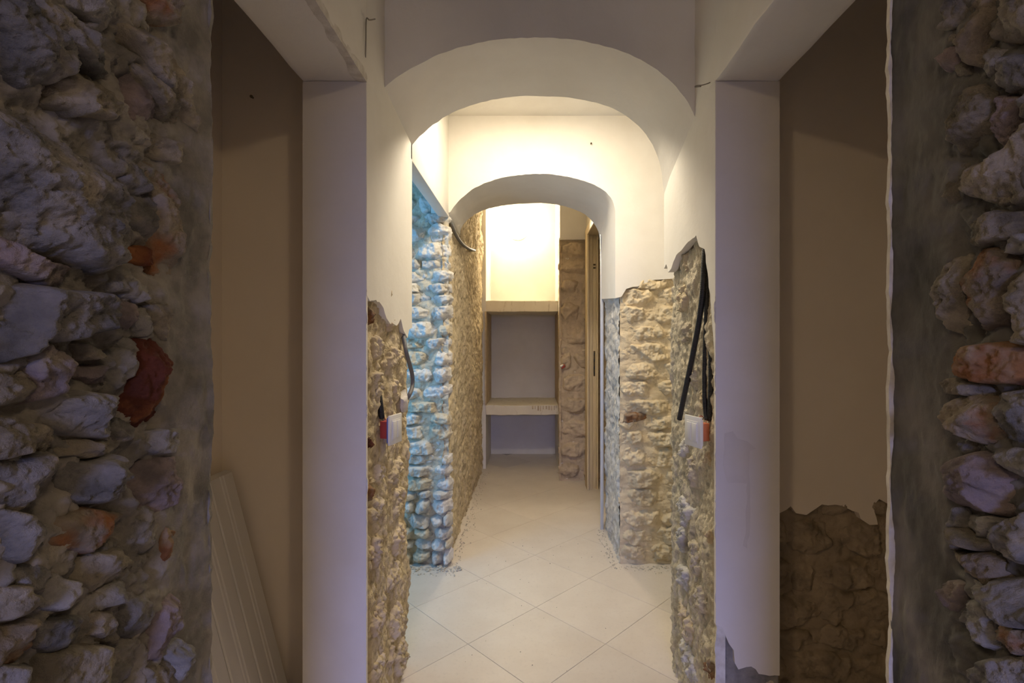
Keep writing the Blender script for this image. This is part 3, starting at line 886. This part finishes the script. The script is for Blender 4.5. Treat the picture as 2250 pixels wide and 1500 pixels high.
for k, pts in enumerate(courses(0.80, 1.30, 0.10, 0.86, 0.06, 0.15, 0.08, 0.24, 5, joint=0.004)):
    stone(ar, MA, pts, 0.018, 'mortar_brown', res=0.005, seed=k + 500, rough=0.010, freq=14, facet=0.3, grow=0.004, warp=0.016, edge=0.18)
ar2 = box('wall_right_alcove_side', (1.40, 1.75, 0.5, 1.74, 0, H0), 'plaster_dim'); tag(ar2, 'side wall of the right alcove', 'wall', 'structure')
ar3 = box('wall_right_alcove_near', (0.79, 1.75, 0.5, 0.78, 0, H0), 'plaster_dim'); tag(ar3, 'near end wall of the right alcove', 'wall', 'structure')

# ------------------------------------------------------------------ between the arches: side room on the left, recess on the right
l2 = bevel_box('wall_left_lintel_rear', (-0.575, XL, Y_A1 - 0.02, Y_B0 + 0.02, 2.18, H1 + 0.02), 'plaster', r=0.004)
tag(l2, 'thin plaster lintel over the blue lit side doorway', 'lintel', 'structure')
sr = box('wall_left_room', (-2.40, -2.30, 1.93, 3.4, 0, H1), 'plaster'); tag(sr, 'outer wall of the side room', 'wall', 'structure')
sw = box('wall_left_window', (-2.40, -1.28, 1.93, 1.98, 0, 0.80), 'plaster'); tag(sw, 'wall of the side room around its window', 'wall', 'structure')
box('wall_upper', (-2.40, -1.28, 1.93, 1.98, 2.30, H1), 'plaster', sw)
box('wall_pier', (-2.40, -2.16, 1.93, 1.98, 0.80, 2.30), 'plaster', sw)
box('wall_pier', (-1.36, -1.28, 1.93, 1.98, 0.80, 2.30), 'plaster', sw)
sp = box('wall_left_partition', (-1.29, -0.70, 1.93, 1.98, 0, H1), 'plaster'); tag(sp, 'partition between the left alcove and the side room', 'wall', 'structure')
rp = box('wall_right_recess', (1.10, 1.20, 1.9, 3.3, 0, H1), 'plaster'); tag(rp, 'outer wall of the recess behind the right pier', 'wall', 'structure')
rq = box('wall_right_partition', (0.76, 1.20, 1.93, 1.98, 0, H1), 'plaster'); tag(rq, 'partition between the right alcove and the recess', 'wall', 'structure')

# ------------------------------------------------------------------ left passage wall: bare rubble
lp = box('wall_left_passage', (-2.40, -0.575, Y_B0 + 0.05, 5.42, 0, H2), 'mortar_tan')
tag(lp, 'tan rubble wall along the left of the passage, end face lit blue', 'wall', 'structure')


def tan_rel(U, V):
    return 0.022 + 0.018 * fbm(U * 3, V * 3, 81, 5, 0.6) + 0.014 * ridged(U * 11, V * 9, 84) + 0.008 * fbm(U * 30, V * 30, 88, 3) - 0.02 * np.clip((Y_B0 + 0.10 - U) / 0.07, 0, 1)


relief('mortar', m_left(-0.555), Y_B0 + 0.02, 5.47, 0, H2, 0.011, tan_rel, 'mortar_tan', lp)
MF = m_front(Y_B0 + 0.045)


def face_rel(seed, a=0.012):
    return lambda U, V: a * fbm(U * 12, V * 14, seed, 5, 0.6) + a * 0.8 * ridged(U * 22, V * 26, seed + 2)


relief('mortar', MF, -1.0, -0.515, 0, H1, 0.007, lambda U, V: 0.010 + face_rel(91, 0.012)(U, V), 'mortar_pale', lp)
polys = courses(-0.84, -0.500, 0.46, 2.20, 0.055, 0.115, 0.15, 0.33, 17, joint=0.010)
n_mid = len(polys)
polys += courses(-0.84, -0.500, 0.0, 0.46, 0.055, 0.095, 0.07, 0.15, 23, joint=0.008)
n_low = len(polys)
polys += courses(-0.90, -0.56, 2.20, 2.60, 0.12, 0.18, 0.12, 0.24, 29, joint=0.012)
for k, pts in enumerate(polys):
    r2 = random.Random(k)
    low = n_mid <= k < n_low
    stone(lp, MF, pts, r2.uniform(0.045, 0.075) if low else r2.uniform(0.026, 0.050), r2.choice(['face_pale', 'face_pale', 'face_pale', 'mortar_pale']), res=0.005, seed=k + 600, rough=0.012, freq=13, facet=0.6, grow=0.009, warp=0.008, edge=0.45 if low else 0.32, ridge=0.005)

# ------------------------------------------------------------------ right passage wall under the second arch
rw = box('wall_right_passage', (0.60, 1.20, Y_B0 + 0.05, Y_B1 - 0.02, 0, 1.70), 'mortar_pale')
tag(rw, 'bare stone base of the second arch on the right', 'wall', 'structure')
relief('jamb_mortar', m_right(0.580), Y_B0 + 0.03, Y_B1 - 0.01, 0, 1.74, 0.009, lambda U, V: 0.010 + 0.016 * fbm(U * 7, V * 7, 101, 5, 0.6) + 0.012 * ridged(U * 18, V * 14, 104), 'face_pale', rw)
MG = m_front(Y_B0 + 0.035)
relief('mortar', MG, 0.565, 1.12, 0, 1.84, 0.007, lambda U, V: 0.007 + 0.009 * fbm(U * 6, V * 12, 111, 5, 0.6) + 0.005 * ridged(U * 7, V * 14, 113), 'face_tan', rw)
for k, pts in enumerate(courses(0.568, 0.98, 0.01, 1.79, 0.09, 0.15, 0.16, 0.40, 41, joint=0.010)):
    r2 = random.Random(k + 7)
    stone(rw, MG, pts, r2.uniform(0.018, 0.030), 'face_tan', res=0.005, seed=k + 700, rough=0.013, freq=11, facet=0.35, edge=0.35, grow=0.012, warp=0.012, ridge=0.006)

stone(rw, MG, [px_front(x, y, 3.10) for x, y in ((1368, 930), (1372, 910), (1398, 905), (1422, 908), (1426, 922), (1400, 930))], 0.036, 'brick_orange', res=0.005, seed=733, rough=0.008, freq=16, name='brick')

# corner bead down the arch's right jamb
bd = bevel_box('trim_1', (0.522, 0.546, 3.690, 3.705, 0.0, 2.33), 'metal_bead', r=0.002)
tag(bd, 'thin pale metal strip down the right edge of the second arch', 'trim', 'structure')
bevel_box('flange', (0.534, 0.546, 3.70, 3.76, 0.0, 2.33), 'metal_bead', bd, r=0.002)

# ------------------------------------------------------------------ doorway on the right, wooden frame
dr = empty('door_1', (0.60, 4.75, 0))
tag(dr, 'empty light wooden door frame in the right wall near the niche', 'door frame', 'structure')
ZH = 2.41
bevel_box('jamb', (0.548, 0.590, 4.70, 4.90, 0.0, ZH), 'wood', dr, r=0.003)
bevel_box('casing', (0.535, 0.552, 4.66, 4.83, 0.0, ZH + 0.04), 'wood', dr, r=0.004)
bevel_box('jamb_rebate', (0.590, 0.628, 4.72, 4.90, 0.0, ZH), 'wood', dr, r=0.003)
bevel_box('jamb_outer', (0.628, 0.645, 4.70, 4.90, 0.0, ZH), 'wood', dr, r=0.003)
bevel_box('head', (0.548, 0.645, 3.76, 4.90, ZH, ZH + 0.04), 'wood', dr, r=0.003)
bevel_box('head_casing', (0.533, 0.552, 3.76, 4.83, ZH - 0.01, ZH + 0.07), 'wood', dr, r=0.004)
sk = bevel_box('strike_plate', (0.602, 0.618, 4.717, 4.724, 1.07, 1.31), 'metal_dark', dr, r=0.002)
for z in (1.10, 1.15, 1.22, 1.28):
    bevel_box('latch_hole', (0.606, 0.614, 4.714, 4.720, z - 0.014, z + 0.014), 'plastic_dark', sk, r=0.001)
for z in (2.10, 2.13):
    bevel_box('hinge_mortise', (0.600, 0.622, 4.715, 4.724, z - 0.008, z + 0.008), 'metal_dark', dr, r=0.001)
ro = box('wall_right_room', (1.05, 1.20, Y_B1 - 0.1, 5.2, 0, H2), 'mortar_tan'); tag(ro, 'bare wall seen through the wooden door frame', 'wall', 'structure')
ra = box('wall_right_over_door', (0.56, 1.20, Y_B1 - 0.02, 5.0, ZH + 0.035, H2), 'plaster'); tag(ra, 'plaster above the wooden door frame', 'wall', 'structure')

# ------------------------------------------------------------------ stub wall right of the niche and the niche
st = box('wall_right_stub', (0.31, 1.20, 5.00, 6.40, 0, H2), 'plaster')
tag(st, 'brown stone stub wall between the shelves and the door frame', 'wall', 'structure')
MS = m_front(4.995)
zt = px_front(0, 522, 4.97)[1]
relief('mortar', MS, 0.292, 0.98, 0, zt, 0.010, face_rel(121, 0.008), 'face_brown', st)
bevel_box('plaster_panel', (0.298, 1.0, 4.955, 5.01, zt - 0.02, H2), 'plaster', st, r=0.006, cuts=5, wobble=0.004)
for k, pts in enumerate(courses(0.292, 0.66, 0.01, zt - 0.01, 0.16, 0.26, 0.24, 0.5, 51, joint=0.014)):
    stone(st, MS, pts, 0.035, 'face_brown', res=0.009, seed=k + 800, rough=0.016, freq=12, facet=0.25, edge=0.4)
relief('side_mortar', m_right(0.325), 4.97, 5.45, 0, H2, 0.012, lambda U, V: 0.012 + 0.012 * fbm(U * 8, V * 8, 131, 4) + 0.0 * U, 'face_brown', st)

en = box('wall_end', (-0.75, 0.55, 6.18, 6.35, 0, H2), 'plaster'); tag(en, 'white plaster back wall of the niche behind the shelves', 'wall', 'structure')
nl = box('wall_niche_left', (-0.75, -0.488, 5.46, 6.25, 0, H2), 'plaster'); tag(nl, 'plastered left side of the niche', 'wall', 'structure')
nr = box('wall_niche_right', (0.312, 0.40, 5.42, 6.25, 0, H2), 'plaster'); tag(nr, 'plastered right side of the niche', 'wall', 'structure')

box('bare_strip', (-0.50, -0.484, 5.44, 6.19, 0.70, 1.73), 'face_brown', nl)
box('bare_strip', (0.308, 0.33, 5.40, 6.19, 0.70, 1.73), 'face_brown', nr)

# far rooms are closed off behind the side room and the doorway behind the camera
bk = box('wall_back', (-2.4, -0.42, -3.12, -3.0, 0, H0), 'plaster'); tag(bk, 'wall with the outer doorway behind the viewer', 'wall', 'structure')
box('wall_pier', (0.52, 2.5, -3.12, -3.0, 0, H0), 'plaster', bk)
box('wall_upper', (-0.42, 0.52, -3.12, -3.0, 2.10, H0), 'plaster', bk)
for s_, x0, x1 in (('left', -2.4, -2.3), ('right', 2.4, 2.5)):
    o = box('wall_%s_hall' % s_, (x0, x1, -3.0, 0.5, 0, H0), 'plaster'); tag(o, 'plain %s wall of the hall behind the viewer' % s_, 'wall', 'structure')
o = box('wall_front_left', (-2.3, -0.70, 0.20, 0.52, 0, H0), 'plaster'); tag(o, 'hall wall beside the broken left edge of the opening', 'wall', 'structure')
o = box('wall_front_right', (0.70, 2.4, 0.20, 0.52, 0, H0), 'plaster'); tag(o, 'hall wall beside the broken right edge of the opening', 'wall', 'structure')

# ------------------------------------------------------------------ shelves
sh1 = bevel_box('wall_shelf', (-0.49, 0.318, 5.47, 6.19, 1.728, 1.850), 'shelf_plaster', r=0.006, cuts=14, wobble=0.004, seed=2)
tag(sh1, 'thick upper masonry shelf in the niche under the round lamp', 'shelf')
sh2 = bevel_box('wall_shelf', (-0.49, 0.318, 5.45, 6.19, 0.590, 0.700), 'shelf_plaster', r=0.008, cuts=18, wobble=0.007, seed=5)
tag(sh2, 'lower masonry shelf in the niche with a dirty chipped front edge', 'shelf')
for k in range(9):
    x = 0.02 + 0.030 * k
    o = bevel_box('stain', (x, x + random.Random(k).uniform(0.006, 0.018), 5.444, 5.452, 0.70 - random.Random(k + 3).uniform(0.03, 0.075), 0.694), 'face_brown', sh2, r=0.001)

# ------------------------------------------------------------------ lamps
def globe(name, c, r, mat, axis, label, rise=0.62, deep=0.022):
    """round bulkhead lamp: rim disc on the wall, glass dome"""
    t = empty(name, c)
    c = np.array(c, float); ax = np.array(axis, float)
    a = np.cross(ax, [0, 0, 1.0]); a /= np.linalg.norm(a); b = np.cross(ax, a)
    def lathe(nm, prof, m):
        n = 40; V = []; Fc = []
        for (rr, h) in prof:
            for k in range(n):
                an = 2 * math.pi * k / n
                V.append(c + ax * h + (a * math.cos(an) + b * math.sin(an)) * rr)
        for i in range(len(prof) - 1):
            for k in range(n):
                k2 = (k + 1) % n
                Fc.append((i * n + k, i * n + k2, (i + 1) * n + k2, (i + 1) * n + k))
        Fc.append(tuple(range(n))[::-1]); Fc.append(tuple((len(prof) - 1) * n + k for k in range(n)))
        o = add(nm, V, Fc, m, t, smooth=True, sharp=50)
        bm = bmesh.new(); bm.from_mesh(o.data); bmesh.ops.recalc_face_normals(bm, faces=bm.faces); bm.to_mesh(o.data); bm.free()
        return o
    lathe('rim', [(r * 0.9, -0.004), (r * 0.96, 0.004), (r * 0.96, deep), (r * 0.88, deep + 0.004)], 'plastic_white')
    lathe('glass', [(r, deep)] + [(r * math.cos(q), deep + r * rise * math.sin(q)) for q in np.linspace(0.1, 1.5, 10)], mat)
    tag(t, label, 'lamp')
    return t


gx, gz = px_front(1138, 506, 6.12)
globe('wall_lamp', (gx, 6.18, gz), 0.125, 'globe_far', (0, -1, 0), 'round glowing globe lamp on the wall above the shelves', rise=0.45, deep=0.11)
globe('ceiling_lamp', (0.06, 2.44, H1), 0.14, 'globe_mid', (0.001, 0, -1), 'flat round ceiling lamp between the two arches', rise=0.07)
globe('ceiling_lamp', (-1.25, -1.0, H0), 0.13, 'globe_near', (0.001, 0, -1), 'round ceiling lamp in the hall, on the side of the white boards')
globe('ceiling_lamp', (1.25, -1.0, H0), 0.13, 'globe_near', (0.001, 0, -1), 'round ceiling lamp in the hall, on the side of the black conduits')

# ------------------------------------------------------------------ boards leaning in the left alcove
def board(ya, yb, zt, dx, label):
    """grooved board, leaning to the left: profile swept from the floor up"""
    sl, th, m = 0.262, 0.025, (ya + yb) / 2
    prof = [(ya + .004, 0), (ya, .004), (ya, .009), (ya + .003, .009), (ya + .003, .014), (ya, .014), (ya, th), (yb, th), (yb, .004), (yb - .004, 0), (m + .012, 0), (m + .008, .003), (m + .004, 0), (m - .004, 0), (m - .008, .003), (m - .012, 0)]
    V = [(-0.75 - dx - sl * z - d * 0.967, y, z + d * 0.25) for z in (0.0, zt) for (y, d) in prof]
    n = len(prof)
    Fc = [(i, (i + 1) % n, n + (i + 1) % n, n + i) for i in range(n)] + [tuple(range(n))[::-1], tuple(range(n, 2 * n))]
    o = add('board', V, Fc, 'board')
    bm = bmesh.new(); bm.from_mesh(o.data); bmesh.ops.recalc_face_normals(bm, faces=bm.faces); bm.to_mesh(o.data); bm.free()
    tag(o, label, 'board', group='white boards leaning in the left alcove')


ys = [1.672, 1.548, 1.430, 1.312, 1.194]
hs = [0.962, 0.955, 0.962, 0.958]
for k, w in enumerate(('nearest to the back wall', 'second from the back wall', 'third from the back wall', 'farthest from the back wall')):
    board(ys[k + 1] + 0.0015, ys[k] - 0.0015, hs[k], 0.0, 'white grooved board of the front row in the left alcove, ' + w)
    board(ys[k + 1] + 0.0015, ys[k] - 0.003, hs[k] - 0.012, 0.0268, 'white grooved board of the rear row in the left alcove, ' + w)

# ------------------------------------------------------------------ conduits and cables
def path_side(pts, X):
    out = []
    for p in pts:
        x, y = p[0], p[1]
        Xo = p[2] if len(p) > 2 else X
        Y, Z = px_side(x, y, Xo)
        out.append((Xo, Y, Z))
    return out


o = tube('conduit', path_side([(1549, 545, .605), (1547, 580, .598), (1544, 640), (1537, 700), (1527, 755), (1516, 810), (1504, 866), (1493, 920)], 0.590), 0.0105, 'conduit_black', ridge=0.10, pitch=0.006, n=12)
tag(o, 'thick black corrugated conduit curving away from the wall, cut at its end', 'conduit')
o = tube('conduit', path_side([(1552, 552, .612), (1553, 620, .606), (1552, 700), (1549, 780), (1548, 850), (1550, 900), (1553, 922)], 0.602), 0.0085, 'conduit_black', ridge=0.10, pitch=0.006, n=12)
tag(o, 'black corrugated conduit running straight down to the right switch', 'conduit')
o = tube('conduit', path_side([(1556, 640, .620), (1559, 700, .615), (1562, 780), (1562, 850), (1560, 905), (1560, 925)], 0.612), 0.0095, 'conduit_black', ridge=0.10, pitch=0.006, n=12)
tag(o, 'black corrugated conduit deepest in the groove of the right pier', 'conduit')
o = tube('conduit', path_side([(884, 728, -.53), (888, 748, -.512), (893, 775), (900, 800), (906, 825), (906, 848), (899, 868), (890, 880, -.52)], -0.497), 0.0088, 'conduit_grey', ridge=0.08, pitch=0.006, n=12)
tag(o, 'grey conduit bulging out of the left pier below the torn plaster', 'conduit')
o = tube('conduit', path_side([(829, 838, -.545), (832, 862, -.53), (836, 890), (839, 918)], -0.520), 0.0105, 'conduit_black', ridge=0.10, pitch=0.006, n=12)
tag(o, 'short black conduit above the left switch', 'conduit')
o = tube('conduit', path_side([(984, 474, -.545), (992, 492, -.52), (1002, 516), (1015, 535), (1030, 546), (1044, 551, -.54)], -0.512), 0.012, 'conduit_grey', ridge=0.10, pitch=0.008, n=12)
tag(o, 'grey conduit hanging along the stone under the second arch', 'conduit')

# ------------------------------------------------------------------ wall switches pulled out of their boxes
def switch(X, Yc, Zc, side, yaw, label, mech):
    t = empty('light_switch', (X, Yc, Zc))
    w, h = 0.088, 0.104
    # local: x = out of the wall
    bevel_box('plate', (X - 0.004, X + 0.004, Yc - w / 2, Yc + w / 2, Zc - h / 2, Zc + h / 2), 'plastic_white', t, r=0.0025)
    fr = bevel_box('inner_frame', (X + 0.003, X + 0.006, Yc - 0.030, Yc + 0.030, Zc - 0.036, Zc + 0.036), 'plastic_white', t, r=0.001)
    for k in (-1, 1):
        bevel_box('rocker', (X + 0.005, X + 0.009, Yc + k * 0.0145 - 0.0125, Yc + k * 0.0145 + 0.0125, Zc - 0.030, Zc + 0.030), 'plastic_white', fr, r=0.0015)
    bevel_box('mechanism', (X - 0.040, X - 0.003, Yc - 0.034, Yc + 0.034, Zc - 0.030, Zc + 0.030), mech, t, r=0.002)
    bevel_box('bracket', (X - 0.010, X - 0.003, Yc - 0.040, Yc + 0.040, Zc - 0.044, Zc + 0.044), 'plastic_blue' if mech == 'plastic_red' else 'plastic_white', t, r=0.001)
    for k, m in enumerate(('plastic_red', 'plastic_dark', 'plastic_orange')):
        tube('wire', [(X - 0.036, Yc - 0.025 + 0.02 * k, Zc + 0.02), (X - 0.055, Yc - 0.034 + 0.02 * k, Zc + 0.045), (X - 0.07, Yc - 0.02 + 0.015 * k, Zc + 0.03)], 0.0016, m, t, n=6)
    t.rotation_euler = (0, 0, yaw)
    tag(t, label, 'switch')
    return t


Yl, Zl = px_side(866, 942, -0.485)
switch(-0.482, Yl, Zl, 1, math.radians(-14), 'white light switch hanging from the left pier with red wiring showing', 'plastic_red')
Yr, Zr = px_side(1526, 947, 0.560)
switch(0.556, Yr, Zr, -1, math.radians(180 + 18), 'white light switch on the right pier under the black conduits', 'plastic_orange')

# broken lump of plaster hanging by the left switch
def chunk(name, c, s, mat, seed, label, cat, parent=None, rot=(0, 0, 0)):
    bm = bmesh.new()
    bmesh.ops.create_icosphere(bm, subdivisions=3, radius=1.0)
    rs = np.random.RandomState(seed)
    pl_ = rs.normal(size=(9, 3)); pl_ /= np.linalg.norm(pl_, axis=1)[:, None]
    dd = rs.uniform(0.55, 0.9, 9)
    for v in bm.verts:
        p = np.array(v.co)
        for n_, d_ in zip(pl_, dd):
            e = p @ n_ - d_
            if e > 0: p = p - n_ * e
        p = p * (1 + 0.06 * float(noise2(p[0] * 3 + p[2], p[1] * 3, seed)))
        v.co = Vector(p * np.array(s))
    me = bpy.data.meshes.new(name); bm.to_mesh(me); bm.free()
    me.polygons.foreach_set('use_smooth', [True] * len(me.polygons))
    me.set_sharp_from_angle(angle=math.radians(28))
    me.materials.append(MATS[mat])
    o = bpy.data.objects.new(name, me); COL.objects.link(o)
    o.location = c; o.rotation_euler = rot
    if parent is not None:
        o.parent = parent; o.location = Vector(c) - parent.location
    if label: tag(o, label, cat)
    return o


Yc, Zc = px_side(889, 878, -0.515)
chunk('plaster_chunk', (-0.518, Yc, Zc), (0.022, 0.055, 0.052), 'plaster_edge', 5, 'broken chunk of plaster holding the grey conduit end', 'plaster chunk', rot=(0.3, 0, 0.1))

# ------------------------------------------------------------------ small wires and nails
Y0 = px_side(812, 45, XL)
def ps(x, y, X): 
    a, b = px_side(x, y, X); return (X, a, b)
o = tube('wire_stub', [ps(803, 126, XL + .001), ps(804, 84, XL + .006), ps(805, 42, XL + .004), ps(812, 44, XL + .02), ps(824, 42, XL + .03)], 0.0022, 'metal_wire', n=6)
tag(o, 'bent wire hook on the plaster left of the front arch', 'wire')
o = tube('wire_stub', [ps(1562, 180, XR + .004), ps(1556, 183, XR - .010), ps(1543, 187, XR - .03), ps(1531, 188, XR - .045), ps(1527, 191, XR - .048), ps(1540, 190, XR - .036)], 0.0018, 'metal_wire', n=6)
tag(o, 'bent wire sticking out of the plaster right of the front arch', 'wire')
xx, zz = px_front(1236, 806, 4.96)
t = empty('wire_stub', (xx, 4.955, zz)); tag(t, 'red and white cable end sticking out of the stub wall by the shelves', 'wire')
tube('red_wire', [(xx + 0.03, 4.99, zz), (xx + 0.012, 4.94, zz + 0.004), (xx - 0.008, 4.925, zz - 0.012)], 0.008, 'plastic_red', t, n=8)
tube('white_wire', [(xx + 0.02, 4.99, zz + 0.012), (xx, 4.94, zz + 0.018), (xx - 0.022, 4.925, zz + 0.004)], 0.010, 'plastic_white', t, n=8)
tube('orange_wire', [(xx + 0.03, 4.99, zz + 0.004), (xx + 0.02, 4.935, zz + 0.016), (xx + 0.008, 4.925, zz + 0.028)], 0.006, 'plastic_orange', t, n=8)
for (x, y, Y, lab) in ((556, 215, 1.70, 'small nail in the beige wall of the left alcove'), (1298, 316, Y_B0, 'small screw in the plaster above the second arch')):
    a, b = px_front(x, y, Y)
    o = tube('nail', [(a, Y + 0.006, b), (a, Y - 0.008, b), (a + 0.002, Y - 0.014, b - 0.002)], 0.0032, 'metal_dark', n=8, steps=8, taper=lambda s: 1.0 if s < 0.8 else 1.7)
    tag(o, lab, 'nail')

# ------------------------------------------------------------------ rubble dust and crumbs along the walls' feet
def crumbs(name, spots, mat, label):
    V, Fc = [], []
    for k, (x, y, r) in enumerate(spots):
        rs = np.random.RandomState(k + 3)
        b = len(V)
        d = np.array([(1, 0, 0), (-1, 0, 0), (0, 1, 0), (0, -1, 0), (0, 0, 1), (0, 0, -1)], float)
        d = d * rs.uniform(0.55, 1.1, (6, 1)) * r + rs.normal(0, 0.18 * r, (6, 3))
        a = rs.uniform(0, 6.28); ca, sa = math.cos(a), math.sin(a)
        for p in d: V.append((x + p[0] * ca - p[1] * sa, y + p[0] * sa + p[1] * ca, max(-0.001, r * 0.55 + p[2] * 0.7)))
        for f in ((0, 2, 4), (2, 1, 4), (1, 3, 4), (3, 0, 4), (2, 0, 5), (1, 2, 5), (3, 1, 5), (0, 3, 5)): Fc.append([b + i for i in f])
    o = add(name, V, Fc, mat)
    tag(o, label, 'rubble', 'stuff')


rnd = random.Random(77)
sp_ = []
for k in range(230):
    sp_.append((-0.50 + abs(rnd.gauss(0, 0.035)), rnd.uniform(3.05, 5.3), rnd.uniform(0.002, 0.008)))
for k in range(150):
    sp_.append((rnd.uniform(-0.78, -0.42), 3.08 - abs(rnd.gauss(0, 0.05)), rnd.uniform(0.002, 0.011)))
crumbs('rubble_crumbs', sp_, 'dust', 'stone crumbs scattered along the foot of the left rubble wall')
sp_ = []
for k in range(120):
    sp_.append((rnd.uniform(0.54, 0.95), 3.09 - abs(rnd.gauss(0, 0.04)), rnd.uniform(0.002, 0.007)))
for k in range(110):
    sp_.append((0.54 - abs(rnd.gauss(0, 0.03)), rnd.uniform(3.05, 3.72), rnd.uniform(0.002, 0.007)))
crumbs('rubble_crumbs', sp_, 'dust', 'stone crumbs scattered along the foot of the right passage wall')
sp_ = [(rnd.uniform(-0.4, 0.45), rnd.uniform(1.9, 3.6), rnd.uniform(0.0015, 0.004)) for k in range(45)]
crumbs('grit', sp_, 'stone_grey', 'fine dark grit strewn over the pale floor tiles')
